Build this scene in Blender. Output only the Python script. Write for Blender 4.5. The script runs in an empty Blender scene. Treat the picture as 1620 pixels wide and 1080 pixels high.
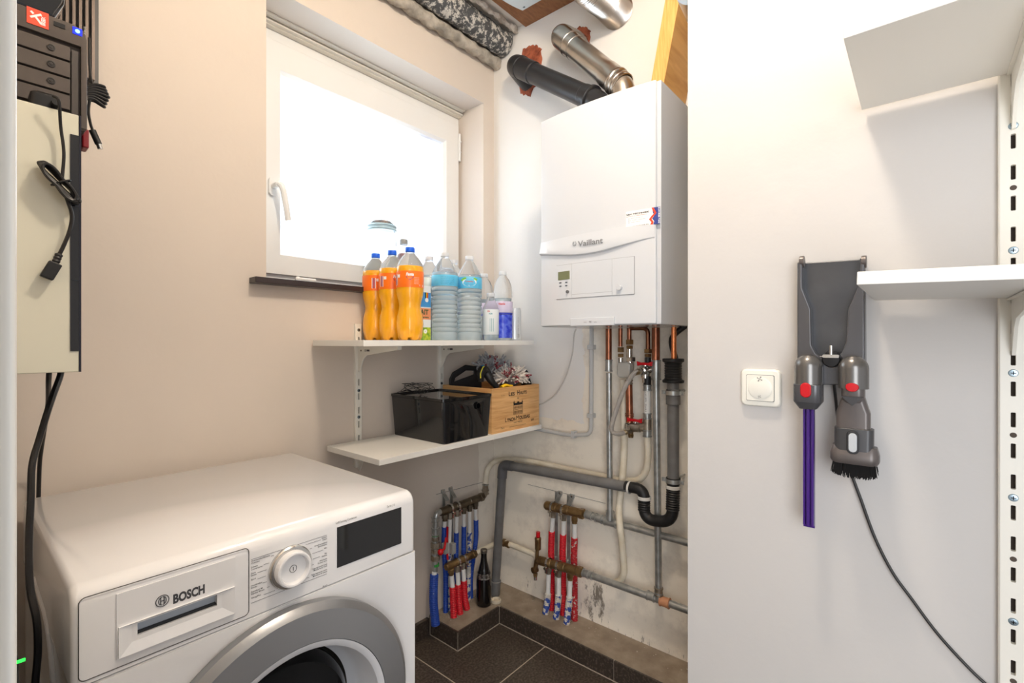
import bpy, bmesh, math, random
from mathutils import Vector as V, Matrix
random.seed(7)
PI = math.pi
S = bpy.context.scene
COL = S.collection

# ---------------------------------------------------------------- camera, world, lights, exposure
CAM_Z = 1.195
YAW = math.radians(40.3)
cd = bpy.data.cameras.new('camera'); cam = bpy.data.objects.new('camera', cd); COL.objects.link(cam)
cd.sensor_width = 36; cd.lens = 36*764/1620; cd.clip_start = 0.02
cam.location = (0, 0, CAM_Z); cam.rotation_euler = (PI/2, 0, YAW - PI/2)
S.camera = cam
S.view_settings.view_transform = 'Standard'
S.view_settings.look = 'None'
S.view_settings.exposure = 0.24
S.view_settings.gamma = 1.0
S.view_settings.use_curve_mapping = False
w = bpy.data.worlds.new('world'); S.world = w; w.use_nodes = True
bgn = w.node_tree.nodes['Background']
bgn.inputs[0].default_value = (0.97, 0.97, 1.0, 1); bgn.inputs[1].default_value = 0.62

def lamp(name, kind, loc, energy, color, size=0.1, rot=(0, 0, 0), size_y=None):
    d = bpy.data.lights.new(name, kind); d.energy = energy; d.color = color
    if kind == 'AREA':
        d.size = size
        if size_y: d.shape = 'RECTANGLE'; d.size_y = size_y
    elif kind == 'POINT': d.shadow_soft_size = size
    o = bpy.data.objects.new(name, d); COL.objects.link(o); o.location = loc; o.rotation_euler = rot
    return o
# warm ceiling lamp in the middle of the room (its shade is built below)
lamp('ceiling_bulb', 'POINT', (0.67, 0.31, 2.46), 35, (1.0, 0.86, 0.70), 0.07)
# daylight outside the frosted window
lamp('daylight', 'AREA', (1.14, 2.35, 1.95), 48, (0.86, 0.94, 1.0), 1.6, (-PI/2, 0, 0), 1.5)
# unseen cool fill lamp, added behind the camera to brighten the niche
lamp('niche_fill', 'AREA', (-1.0, -.75, 1.25), 28, (0.93, 0.96, 1.0), 1.0, (math.radians(86), 0, math.radians(-58)), 1.7)

# ---------------------------------------------------------------- geometry of the place: wall planes and points on them
FWD = (math.cos(YAW), math.sin(YAW)); RGT = (math.sin(YAW), -math.cos(YAW))
XW, YW, XR, H = 1.69, 1.545, 1.13, 2.62       # boiler wall, window wall, right wall, ceiling
def ray(px, py):
    u = (px - 810)/764; v = (540 - py)/764
    return FWD[0] + u*RGT[0], FWD[1] + u*RGT[1], v
def onx(x, px, py):
    a, b, v = ray(px, py); t = x/a; return V((x, b*t, CAM_Z + v*t))
def ony(y, px, py):
    a, b, v = ray(px, py); t = y/b; return V((a*t, y, CAM_Z + v*t))
def B(px, py, off=0): return onx(XW - off, px, py)
def L(px, py, off=0): return ony(YW - off, px, py)
def R(px, py, off=0): return onx(XR - off, px, py)

# ---------------------------------------------------------------- materials
def lin(c):
    c = c/255; return c/12.92 if c <= .04045 else ((c + .055)/1.055)**2.4
def C(r, g, b): return (lin(r), lin(g), lin(b), 1)
MATS = {}
def mat(name, c, rough=.5, metal=0, bump=0, bscale=60, c2=None, nscale=8, thr=.5, soft=.05, trans=0, ior=1.45, emit=0, coat=0, sub=0, spec=None, stretch=None, alpha=1):
    if name in MATS: return MATS[name]
    m = bpy.data.materials.new(name); m.use_nodes = True; nt = m.node_tree
    p = nt.nodes['Principled BSDF']
    p.inputs['Base Color'].default_value = C(*c); p.inputs['Roughness'].default_value = rough
    p.inputs['Metallic'].default_value = metal; p.inputs['IOR'].default_value = ior
    if trans: p.inputs['Transmission Weight'].default_value = trans
    if coat: p.inputs['Coat Weight'].default_value = coat
    if spec is not None: p.inputs['Specular IOR Level'].default_value = spec
    if alpha < 1: p.inputs['Alpha'].default_value = alpha
    if emit: p.inputs['Emission Color'].default_value = C(*c); p.inputs['Emission Strength'].default_value = emit
    tc = None
    if bump or c2:
        tc = nt.nodes.new('ShaderNodeTexCoord'); src = tc.outputs['Object']
        if stretch:
            mp = nt.nodes.new('ShaderNodeMapping'); mp.inputs['Scale'].default_value = stretch
            nt.links.new(src, mp.inputs[0]); src = mp.outputs[0]
    if bump:
        n = nt.nodes.new('ShaderNodeTexNoise'); n.inputs['Scale'].default_value = bscale; n.inputs['Detail'].default_value = 4
        bp = nt.nodes.new('ShaderNodeBump'); bp.inputs['Strength'].default_value = bump; bp.inputs['Distance'].default_value = .004
        nt.links.new(src, n.inputs['Vector']); nt.links.new(n.outputs[0], bp.inputs['Height']); nt.links.new(bp.outputs[0], p.inputs['Normal'])
    if c2:
        n = nt.nodes.new('ShaderNodeTexNoise'); n.inputs['Scale'].default_value = nscale; n.inputs['Detail'].default_value = 5
        mr = nt.nodes.new('ShaderNodeMapRange'); mr.inputs[1].default_value = thr - soft; mr.inputs[2].default_value = thr + soft
        mx = nt.nodes.new('ShaderNodeMix'); mx.data_type = 'RGBA'
        mx.inputs[6].default_value = C(*c); mx.inputs[7].default_value = C(*c2)
        nt.links.new(src, n.inputs['Vector']); nt.links.new(n.outputs[0], mr.inputs[0]); nt.links.new(mr.outputs[0], mx.inputs[0])
        nt.links.new(mx.outputs[2], p.inputs['Base Color'])
    MATS[name] = m; return m

def wallmat(name, paint, raw=None, box=None, dirt=0, box2=None):
    """painted plaster; outside the painted field (axis, lower, upper, z) the raw plaster shows with ragged edges"""
    m = mat(name, paint, .75, bump=.25, bscale=22)
    nt = m.node_tree; p = nt.nodes['Principled BSDF']
    g = nt.nodes.new('ShaderNodeNewGeometry'); sp = nt.nodes.new('ShaderNodeSeparateXYZ'); nt.links.new(g.outputs['Position'], sp.inputs[0])
    n2 = nt.nodes.new('ShaderNodeTexNoise'); n2.inputs['Scale'].default_value = 2.2; n2.inputs['Detail'].default_value = 6
    nt.links.new(g.outputs['Position'], n2.inputs['Vector'])
    mr = nt.nodes.new('ShaderNodeMapRange'); mr.inputs[1].default_value = .3; mr.inputs[2].default_value = .7; mr.inputs[3].default_value = .96; mr.inputs[4].default_value = 1.0
    nt.links.new(n2.outputs[0], mr.inputs[0])
    base = nt.nodes.new('ShaderNodeMix'); base.data_type = 'RGBA'; base.blend_type = 'MULTIPLY'; base.inputs[0].default_value = 1
    base.inputs[6].default_value = C(*paint); nt.links.new(mr.outputs[0], base.inputs[7])
    out = base.outputs[2]
    def math_(op, a, b):
        q = nt.nodes.new('ShaderNodeMath'); q.operation = op
        for i, v in enumerate((a, b)):
            if isinstance(v, (int, float)): q.inputs[i].default_value = v
            else: nt.links.new(v, q.inputs[i])
        return q.outputs[0]
    if raw:
        ns = nt.nodes.new('ShaderNodeTexNoise'); ns.inputs['Scale'].default_value = 14; ns.inputs['Detail'].default_value = 6
        nt.links.new(g.outputs['Position'], ns.inputs['Vector'])
        wob = math_('MULTIPLY', math_('SUBTRACT', ns.outputs[0], .5), .06)
        axis, lo, hi, zz = box
        a = math_('ADD', sp.outputs[axis], wob); z = math_('ADD', sp.outputs[2], wob)
        inside = math_('MULTIPLY', math_('GREATER_THAN', a, lo), math_('LESS_THAN', a, hi))
        inside = math_('MULTIPLY', inside, math_('LESS_THAN', z, zz))
        if box2: inside = math_('MAXIMUM', inside, math_('MULTIPLY', math_('LESS_THAN', math_('ADD', sp.outputs[box2[0]], wob), box2[1]), math_('LESS_THAN', z, box2[2])))
        rr = nt.nodes.new('ShaderNodeTexNoise'); rr.inputs['Scale'].default_value = 9; rr.inputs['Detail'].default_value = 8; rr.inputs['Roughness'].default_value = .7
        nt.links.new(g.outputs['Position'], rr.inputs['Vector'])
        rp = nt.nodes.new('ShaderNodeValToRGB'); nt.links.new(rr.outputs[0], rp.inputs[0])
        rp.color_ramp.elements[0].position = .28; rp.color_ramp.elements[0].color = C(*[int(v*.90) for v in raw])
        rp.color_ramp.elements[1].position = .5; rp.color_ramp.elements[1].color = C(*raw)
        mx = nt.nodes.new('ShaderNodeMix'); mx.data_type = 'RGBA'
        nt.links.new(inside, mx.inputs[0]); nt.links.new(out, mx.inputs[6]); nt.links.new(rp.outputs[0], mx.inputs[7]); out = mx.outputs[2]
    if dirt:
        # mould and grime stains that sit on the plaster just above the plinth and by the pipe ends
        dn = nt.nodes.new('ShaderNodeTexNoise'); dn.inputs['Scale'].default_value = 38; dn.inputs['Detail'].default_value = 8; dn.inputs['Roughness'].default_value = .75
        mp = nt.nodes.new('ShaderNodeMapping'); mp.inputs['Scale'].default_value = (1, 1, .35)
        nt.links.new(g.outputs['Position'], mp.inputs[0]); nt.links.new(mp.outputs[0], dn.inputs['Vector'])
        for (yc, zc, ry, rz, k) in ((1.00, .17, .10, .16, 1.0), (.62, .47, .09, .10, .45), (.60, .30, .12, .25, .35), (1.30, .12, .2, .06, .5), (.80, .08, .5, .03, .6)):
            dy = math_('DIVIDE', math_('SUBTRACT', sp.outputs[1], yc), ry); dz = math_('DIVIDE', math_('SUBTRACT', sp.outputs[2], zc), rz)
            d = math_('ADD', math_('MULTIPLY', dy, dy), math_('MULTIPLY', dz, dz))
            q = nt.nodes.new('ShaderNodeMapRange'); q.inputs[1].default_value = 1; q.inputs[2].default_value = 0; q.inputs[3].default_value = 0; q.inputs[4].default_value = .25*k
            nt.links.new(d, q.inputs[0])
            s2 = math_('ADD', dn.outputs[0], q.outputs[0])
            q2 = nt.nodes.new('ShaderNodeMapRange'); q2.inputs[1].default_value = .70; q2.inputs[2].default_value = .78; nt.links.new(s2, q2.inputs[0])
            q3 = math_('MULTIPLY', q2.outputs[0], .8)
            mx = nt.nodes.new('ShaderNodeMix'); mx.data_type = 'RGBA'; mx.inputs[7].default_value = C(84, 72, 58)
            nt.links.new(q3, mx.inputs[0]); nt.links.new(out, mx.inputs[6]); out = mx.outputs[2]
    nt.links.new(out, p.inputs['Base Color'])
    return m

def woodmat(name, c1, c2, axis_scale, rough=.45):
    m = mat(name, c1, rough); nt = m.node_tree; p = nt.nodes['Principled BSDF']
    tc = nt.nodes.new('ShaderNodeTexCoord'); mp = nt.nodes.new('ShaderNodeMapping'); mp.inputs['Scale'].default_value = axis_scale
    n = nt.nodes.new('ShaderNodeTexNoise'); n.inputs['Scale'].default_value = 6; n.inputs['Detail'].default_value = 6; n.inputs['Distortion'].default_value = .6
    r = nt.nodes.new('ShaderNodeValToRGB'); r.color_ramp.elements[0].position = .35; r.color_ramp.elements[1].position = .65
    r.color_ramp.elements[0].color = C(*c1); r.color_ramp.elements[1].color = C(*c2)
    nt.links.new(tc.outputs['Object'], mp.inputs[0]); nt.links.new(mp.outputs[0], n.inputs['Vector']); nt.links.new(n.outputs[0], r.inputs[0]); nt.links.new(r.outputs[0], p.inputs['Base Color'])
    return m

def tilemat(name):
    """dark brown 60 cm floor tiles with pale grout"""
    m = mat(name, (60, 52, 46), .32); nt = m.node_tree; p = nt.nodes['Principled BSDF']
    g = nt.nodes.new('ShaderNodeNewGeometry'); sp = nt.nodes.new('ShaderNodeSeparateXYZ'); nt.links.new(g.outputs['Position'], sp.inputs[0])
    def M(op, a, b=0):
        q = nt.nodes.new('ShaderNodeMath'); q.operation = op
        for i, v in enumerate((a, b)):
            if isinstance(v, (int, float)): q.inputs[i].default_value = v
            else: nt.links.new(v, q.inputs[i])
        return q.outputs[0]
    def line(s, o):
        q = M('FRACT', M('DIVIDE', M('ADD', s, 6 - o + .002), .6)); return M('LESS_THAN', q, .004/.6)
    fac = M('MAXIMUM', line(sp.outputs[0], 1.16), line(sp.outputs[1], 1.125 - .6))
    n = nt.nodes.new('ShaderNodeTexNoise'); n.inputs['Scale'].default_value = 120; n.inputs['Detail'].default_value = 6; nt.links.new(g.outputs['Position'], n.inputs['Vector'])
    r = nt.nodes.new('ShaderNodeValToRGB'); r.color_ramp.elements[0].position = .4; r.color_ramp.elements[1].position = .72
    r.color_ramp.elements[0].color = C(58, 50, 44); r.color_ramp.elements[1].color = C(104, 94, 84); nt.links.new(n.outputs[0], r.inputs[0])
    mx = nt.nodes.new('ShaderNodeMix'); mx.data_type = 'RGBA'; mx.inputs[7].default_value = C(196, 184, 166)
    nt.links.new(fac, mx.inputs[0]); nt.links.new(r.outputs[0], mx.inputs[6]); nt.links.new(mx.outputs[2], p.inputs['Base Color'])
    return m

WHITE = mat('white_paint', (232, 230, 226), .45)
SHELF = mat('white_laminate', (236, 234, 228), .4)
RAIL = mat('white_steel', (235, 232, 222), .38)
ENAMEL = mat('white_enamel', (245, 245, 246), .18, coat=.5)
BOILER = mat('boiler_enamel', (207, 210, 214), .20, coat=.4)
PVCW = mat('window_plastic', (238, 238, 236), .3)
BLACK = mat('black_plastic', (18, 18, 20), .35)
BLACKR = mat('black_rubber', (26, 26, 27), .5)
BLACKG = mat('black_gloss', (8, 8, 11), .06, coat=.5)
DARK = mat('dark_hole', (12, 12, 12), .8)
INK = mat('dark_print', (70, 70, 74), .5)
INKB = mat('black_print', (30, 26, 24), .6)
CHROME = mat('chrome', (210, 208, 204), .2, 1)
STEEL = mat('galvanised_steel', (190, 192, 190), .36, .75, c2=(156, 158, 156), nscale=30, soft=.15)
FIT = mat('dull_fitting_metal', (168, 158, 144), .4, .75, c2=(128, 116, 100), nscale=40, soft=.15)
COPPER = mat('aged_copper', (176, 112, 84), .35, .85, c2=(128, 82, 62), nscale=25, soft=.2)
COPPERB = mat('bright_copper', (220, 138, 92), .25, 1)
BRASS = mat('old_brass', (156, 128, 88), .38, .8, c2=(116, 92, 62), nscale=30, soft=.2)
GREYPVC = mat('grey_pvc', (112, 112, 112), .45, c2=(98, 96, 94), nscale=20, soft=.2)
CREAM = mat('cream_pipe_plastic', (230, 222, 204), .5, c2=(208, 196, 172), nscale=18, soft=.2)
WPIPE = mat('white_pipe_plastic', (226, 224, 218), .4)
LGREY = mat('light_grey_conduit', (196, 196, 194), .5)
REDP = mat('red_plastic', (196, 16, 28), .3)
BRAID = mat('braided_steel', (206, 200, 192), .4, .7, bump=1, bscale=400)
TEXTW = mat('white_print', (240, 240, 240), .5)

# ---------------------------------------------------------------- mesh builder
def frame_of(d):
    d = V(d).normalized(); a = V((0, 0, 1)) if abs(d.z) < .9 else V((1, 0, 0))
    x = a.cross(d).normalized(); y = d.cross(x).normalized(); return x, y
def smooth_path(pts, n=6):
    pts = [V(p) for p in pts]
    if len(pts) < 3: return pts
    P = [pts[0]*2 - pts[1]] + pts + [pts[-1]*2 - pts[-2]]; out = []
    for i in range(1, len(P) - 2):
        a, b, c, d = P[i-1], P[i], P[i+1], P[i+2]
        for k in range(n):
            t = k/n; out.append(.5*((2*b) + (c - a)*t + (2*a - 5*b + 4*c - d)*t*t + (3*b - a - 3*c + d)*t**3))
    out.append(pts[-1]); return out
def elbow_path(pts, r=.03, n=5):
    """straight runs joined by rounded corners"""
    pts = [V(p) for p in pts]; out = [pts[0]]
    for i in range(1, len(pts) - 1):
        a, b, c = pts[i-1], pts[i], pts[i+1]
        ra = min(r, (a-b).length*.48, (c-b).length*.48)
        p = b + (a-b).normalized()*ra; q = b + (c-b).normalized()*ra
        for k in range(n + 1):
            t = k/n; out.append(p*(1-t)**2 + b*2*t*(1-t) + q*t*t)
    out.append(pts[-1]); return out
def resample(pts, step):
    pts = [V(p) for p in pts]; out = [pts[0]]; acc = 0
    for a, b in zip(pts, pts[1:]):
        l = (b-a).length
        if l < 1e-9: continue
        d = step - acc
        while d <= l:
            out.append(a + (b-a)*(d/l)); d += step
        acc = l - (d - step)
    if (out[-1] - pts[-1]).length > step*.2: out.append(pts[-1])
    return out
def rrect(wd, ht, r, n=5):
    o = []
    for cx, cy, a0 in ((wd/2-r, ht/2-r, 0), (-wd/2+r, ht/2-r, 90), (-wd/2+r, -ht/2+r, 180), (wd/2-r, -ht/2+r, 270)):
        for k in range(n+1):
            a = math.radians(a0 + 90*k/n); o.append((cx + r*math.cos(a), cy + r*math.sin(a)))
    return o

class MB:
    def __init__(s, mi=0): s.bm = bmesh.new(); s.mi = mi
    def face(s, vs):
        try: f = s.bm.faces.new(vs); f.material_index = s.mi; return f
        except ValueError: return None
    def box(s, x0, x1, y0, y1, z0, z1, M=None):
        c = [(x0,y0,z0),(x1,y0,z0),(x1,y1,z0),(x0,y1,z0),(x0,y0,z1),(x1,y0,z1),(x1,y1,z1),(x0,y1,z1)]
        v = [s.bm.verts.new((M @ V(p)) if M else p) for p in c]
        for f in ((3,2,1,0),(4,5,6,7),(0,1,5,4),(1,2,6,5),(2,3,7,6),(3,0,4,7)): s.face([v[i] for i in f])
        return s
    def cbox(s, c, size, rot=None):
        M = Matrix.Translation(c) @ (rot.to_4x4() if rot else Matrix())
        a, b, d = [q/2 for q in size]; return s.box(-a, a, -b, b, -d, d, M)
    def obox(s, p, q, wd, th, up=(0, 0, 1)):
        """bar from p to q"""
        p, q = V(p), V(q); d = (q-p); y = V(up).cross(d).normalized(); z = d.normalized().cross(y)
        M = Matrix((( *d.normalized(), 0), (*y, 0), (*z, 0), (0, 0, 0, 1))).transposed(); M.translation = p
        return s.box(0, d.length, -wd/2, wd/2, -th/2, th/2, M)
    def rings(s, rings, closed_caps=True, close_u=True):
        vr = [[s.bm.verts.new(p) for p in r] for r in rings]
        for a, b in zip(vr, vr[1:]):
            n = len(a)
            for i in range(n if close_u else n-1):
                j = (i+1) % n; s.face([a[i], a[j], b[j], b[i]])
        if closed_caps: s.face(list(reversed(vr[0]))); s.face(vr[-1])
        return s
    def lathe(s, prof, o=(0, 0, 0), ax=(0, 0, 1), seg=32, sx=1, sy=1, xd=None):
        o = V(o); ax = V(ax).normalized()
        x, y = frame_of(ax)
        if xd: x = V(xd).normalized(); y = ax.cross(x)
        rows = []
        for r, h in prof:
            if r < 1e-6: rows.append([s.bm.verts.new(o + ax*h)])
            else: rows.append([s.bm.verts.new(o + ax*h + x*(r*sx*math.cos(2*PI*k/seg)) + y*(r*sy*math.sin(2*PI*k/seg))) for k in range(seg)])
        for a, b in zip(rows, rows[1:]):
            for k in range(seg):
                j = (k+1) % seg
                if len(a) == 1 and len(b) == 1: break
                if len(a) == 1: s.face([a[0], b[j], b[k]])
                elif len(b) == 1: s.face([a[k], a[j], b[0]])
                else: s.face([a[k], a[j], b[j], b[k]])
        return s
    def cyl(s, p, q, r, r2=None, seg=20):
        p, q = V(p), V(q); r2 = r if r2 is None else r2; l = (q-p).length
        return s.lathe([(0, 0), (r, 0), (r2, l), (0, l)], p, q-p, seg)
    def tube(s, pts, r, seg=10, caps=True):
        pts = [V(p) for p in pts]; n = len(pts); rings = []; x = None
        for i, p in enumerate(pts):
            d = (pts[min(i+1, n-1)] - pts[max(i-1, 0)])
            if d.length < 1e-9: d = V((0, 0, 1))
            d.normalize()
            if x is None: x, _ = frame_of(d)
            x = (x - d*x.dot(d)).normalized(); y = d.cross(x)
            rr = r(i, n) if callable(r) else r
            rings.append([p + x*(rr*math.cos(2*PI*k/seg)) + y*(rr*math.sin(2*PI*k/seg)) for k in range(seg)])
        return s.rings(rings, caps)
    def corr(s, pts, r, pitch=.006, amp=.0012, seg=12):
        P = resample(pts, pitch/2)
        return s.tube(P, lambda i, n: r + (amp if i % 2 else -amp), seg)
    def prism(s, poly, o, xd, yd, nd, d0, d1):
        o, xd, yd, nd = V(o), V(xd), V(yd), V(nd)
        a = [o + xd*p[0] + yd*p[1] + nd*d0 for p in poly]; b = [o + xd*p[0] + yd*p[1] + nd*d1 for p in poly]
        return s.rings([a, b])
    def slab(s, pts, nd, th):
        """closed outline of 3-D points, thickened along nd"""
        nd = V(nd); return s.rings([[V(p) for p in pts], [V(p) + nd*th for p in pts]])
    def ball(s, c, r, seg=16, sz=1):
        return s.lathe([(r*math.sin(PI*k/8), -r*sz*math.cos(PI*k/8)) for k in range(9)], c, (0, 0, 1), seg)
    def text(s, body, fn, height, width=None, bold=0, align='LEFT', sx=1, font_shear=0):
        """lettering: fn(u, v) gives the 3-D point; u runs along the line, v is up"""
        cu = bpy.data.curves.new('t', 'FONT'); cu.body = body; cu.size = 1; cu.offset = bold; cu.shear = font_shear; cu.resolution_u = 3
        ob = bpy.data.objects.new('t', cu); COL.objects.link(ob)
        dg = bpy.context.evaluated_depsgraph_get(); me = ob.evaluated_get(dg).to_mesh()
        vs = [v.co.copy() for v in me.vertices]; fs = [list(p.vertices) for p in me.polygons]
        ob.evaluated_get(dg).to_mesh_clear(); bpy.data.objects.remove(ob); bpy.data.curves.remove(cu)
        if not vs: return s
        x0 = min(v.x for v in vs); x1 = max(v.x for v in vs)
        k = height/.70; kx = (width/(x1-x0)) if width else k*sx
        W_ = (x1-x0)*kx; off = {'LEFT': 0, 'CENTER': -W_/2, 'RIGHT': -W_}[align]
        nv = [s.bm.verts.new(fn((v.x-x0)*kx + off, v.y*k)) for v in vs]
        for f in fs: s.face([nv[i] for i in f])
        return s
    def build(s, name, m, parent=None, bevel=0, origin=None, ang=35, seg=2, weld=False, label=None):
        ms = m if isinstance(m, (list, tuple)) else [m]
        if weld: bmesh.ops.remove_doubles(s.bm, verts=s.bm.verts, dist=1e-5)
        bmesh.ops.recalc_face_normals(s.bm, faces=s.bm.faces)
        me = bpy.data.meshes.new(name)
        if parent is not None:
            org = wloc(parent)
        else:
            if origin is None:
                cs = [v.co for v in s.bm.verts]
                origin = V(((min(c.x for c in cs)+max(c.x for c in cs))/2, (min(c.y for c in cs)+max(c.y for c in cs))/2, min(c.z for c in cs)))
            org = V(origin)
        for v in s.bm.verts: v.co = v.co - org
        for f in s.bm.faces: f.smooth = True
        s.bm.to_mesh(me); s.bm.free()
        for q in ms: me.materials.append(q)
        me.set_sharp_from_angle(angle=math.radians(ang))
        o = bpy.data.objects.new(name, me); COL.objects.link(o)
        if parent is not None: o.parent = parent
        else: o.location = org
        if bevel:
            b = o.modifiers.new('bevel', 'BEVEL'); b.width = bevel; b.segments = seg; b.limit_method = 'ANGLE'; b.angle_limit = math.radians(40); b.harden_normals = True
        if label: o['label'] = label
        return o
def wloc(o):
    p = V(o.location)
    while o.parent is not None: o = o.parent; p = p + V(o.location)
    return p
def tag(o, label, cat, group=None):
    o['label'] = label; o['category'] = cat
    if group: o['group'] = group
    return o
def thing(name, label, cat, loc, group=None, rz=0):
    o = bpy.data.objects.new(name, None); COL.objects.link(o); o.location = loc; o.rotation_euler = (0, 0, rz); o.empty_display_size = .05
    return tag(o, label, cat, group)
def struct(o): o['kind'] = 'structure'; return o
def copy_tree(o, parent=None):
    c = o.copy(); COL.objects.link(c)
    if parent is not None: c.parent = parent
    for ch in list(o.children): copy_tree(ch, c)
    return c
def flat(o, xd, yd, nd=(0, 0, 0), off=0):
    o, xd, yd, nd = V(o), V(xd), V(yd), V(nd)
    return lambda u, v: o + xd*u + yd*v + nd*off
X_, Y_, Z_ = V((1, 0, 0)), V((0, 1, 0)), V((0, 0, 1))
def cut(o, mb):
    """cut a real recess or opening into a mesh"""
    me = bpy.data.meshes.new('c'); bmesh.ops.recalc_face_normals(mb.bm, faces=mb.bm.faces); mb.bm.to_mesh(me); mb.bm.free()
    c = bpy.data.objects.new('c', me); COL.objects.link(c)
    bpy.context.view_layer.update()
    m = o.modifiers.new('b', 'BOOLEAN'); m.operation = 'DIFFERENCE'; m.solver = 'EXACT'; m.object = c
    dg = bpy.context.evaluated_depsgraph_get(); nm = bpy.data.meshes.new_from_object(o.evaluated_get(dg))
    o.modifiers.remove(m); o.data = nm; bpy.data.objects.remove(c); bpy.data.meshes.remove(me)
    return o

# ================================================================ SETTING
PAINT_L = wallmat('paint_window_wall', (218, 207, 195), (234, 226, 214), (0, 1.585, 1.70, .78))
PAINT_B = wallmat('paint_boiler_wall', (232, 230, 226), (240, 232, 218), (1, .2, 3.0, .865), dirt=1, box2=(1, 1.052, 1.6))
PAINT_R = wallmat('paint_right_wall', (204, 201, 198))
CEIL = wallmat('paint_ceiling', (226, 220, 212))
wb = MB()
for b in ((-.12, .647, 0, H), (1.618, 1.75, 0, H), (.647, 1.618, 0, 1.37), (.647, 1.618, 2.297, H)):
    wb.box(b[0], b[1], YW, 1.80, b[2], b[3])
wall_left = struct(wb.build('wall_left', PAINT_L, weld=True))
wall_back = struct(MB().box(XW, 1.78, .40, YW, 0, H).build('wall_back', PAINT_B))
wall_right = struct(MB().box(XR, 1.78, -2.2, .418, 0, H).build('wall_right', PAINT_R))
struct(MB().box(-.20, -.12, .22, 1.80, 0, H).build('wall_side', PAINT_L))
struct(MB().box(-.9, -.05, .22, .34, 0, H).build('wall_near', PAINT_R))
struct(MB().box(-.9, 1.78, -2.2, 1.80, -.04, 0).build('floor', tilemat('floor_tiles')))
struct(MB().box(-.9, 1.78, -2.2, 1.80, H, H+.05).build('ceiling', CEIL))
dj = MB().box(-.05, .010, .215, .345, 0, 2.25).box(.010, .0156, .222, .26, 0, 2.25)
struct(dj.build('door_1', mat('door_frame_paint', (226, 226, 222), .35), bevel=.002))

# raw brick around the two flue openings, broken edges
def brick_patch(c, pts):
    rnd = random.Random(3); m = MB(); c = V(c); P = []
    n = len(pts)
    fine = []
    for i in range(n):
        a, b = V((*pts[i], 0)), V((*pts[(i+1) % n], 0))
        for k in range(6):
            q = a.lerp(b, k/6); fine.append((q.x + rnd.uniform(-.006, .006), q.y + rnd.uniform(-.006, .006)))
    rings = []
    for s_, dx in ((1, .0), (.97, .004), (.8, .007), (.5, .012), (.2, .007)):
        rings.append([c + V((-dx - rnd.uniform(0, .003), p[0]*s_, p[1]*s_)) for p in fine])
    m.rings(rings)
    return m.build('exposed_brick', mat('brick_rubble', (176, 96, 66), .85, bump=1, bscale=70, c2=(128, 64, 44), nscale=26, soft=.1), wall_back)
def patch_px(pts):
    q = [B(*p) for p in pts]; c = sum(q, V())/len(q); brick_patch(c, [((p-c).y, (p-c).z) for p in q])
patch_px([(827, 78), (845, 70), (857, 76), (858, 100), (858, 118), (840, 152), (826, 150), (820, 128)])
patch_px([(908, 46), (925, 42), (935, 48), (934, 66), (926, 74), (900, 66), (890, 60)])

# window
win = bpy.data.objects.new('window_1', None); COL.objects.link(win); win.location = (1.13, 1.70, 1.388); struct(win)
def ringbox(m, x0, x1, z0, z1, wd, y0, y1):
    m.box(x0, x1, y0, y1, z0, z0+wd); m.box(x0, x1, y0, y1, z1-wd, z1); m.box(x0, x0+wd, y0, y1, z0+wd, z1-wd); m.box(x1-wd, x1, y0, y1, z0+wd, z1-wd); return m
ringbox(MB(), .63, 1.619, 1.388, 2.272, .045, 1.712, 1.78).build('window_frame', PVCW, win, bevel=.003)
def mitred(m, x0, x1, z0, z1, wb_, wt, wl, wr, y0, y1):
    o = [(x0, z0), (x1, z0), (x1, z1), (x0, z1)]; i = [(x0+wl, z0+wb_), (x1-wr, z0+wb_), (x1-wr, z1-wt), (x0+wl, z1-wt)]
    i2 = [(x0+wl+.012, z0+wb_+.012), (x1-wr-.012, z0+wb_+.012), (x1-wr-.012, z1-wt-.012), (x0+wl+.012, z1-wt-.012)]
    rows = [[V((a, y1, b)) for a, b in o], [V((a, y0, b)) for a, b in o], [V((a, y0, b)) for a, b in i], [V((a, y0+.012, b)) for a, b in i2], [V((a, y1, b)) for a, b in i2]]
    vr = [[m.bm.verts.new(p) for p in r] for r in rows]
    for a, b in zip(vr, vr[1:] + vr[:1]):
        for k in range(4): m.face([a[k], a[(k+1) % 4], b[(k+1) % 4], b[k]])
    return m
mitred(MB(), .668, 1.606, 1.428, 2.232, .068, .094, .090, .078, 1.698, 1.745).build('sash', PVCW, win, bevel=.002)
pane = mat('frosted_pane', (246, 250, 250), .12)
nt = pane.node_tree; tr = nt.nodes.new('ShaderNodeBsdfTranslucent'); tr.inputs[0].default_value = (.93, .97, 1, 1)
gl = nt.nodes.new('ShaderNodeBsdfGlossy'); gl.inputs['Roughness'].default_value = .15; mxs = nt.nodes.new('ShaderNodeMixShader'); mxs.inputs[0].default_value = .04
nt.links.new(tr.outputs[0], mxs.inputs[1]); nt.links.new(gl.outputs[0], mxs.inputs[2]); nt.links.new(mxs.outputs[0], nt.nodes['Material Output'].inputs[0])
MB().box(.765, 1.522, 1.728, 1.734, 1.500, 2.134).build('pane', pane, win, label='frosted white window pane')
rail = MB().box(.63, 1.617, 1.690, 1.75, 2.272, 2.297)
rail.box(.647, 1.612, 1.676, 1.690, 2.276, 2.282).box(.647, 1.612, 1.676, 1.690, 2.288, 2.296).box(.647, 1.612, 1.66, 1.676, 2.291, 2.296)
rail.build('screen_rail', mat('rail_plastic', (234, 228, 216), .4), win)
hg = MB(); p = ony(1.69, 486, 443); hg.cyl(p - X_*.032, p + X_*.03, .0075).ball(p - X_*.034, .010)
hg.build('hinge_cover', PVCW, win)
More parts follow.
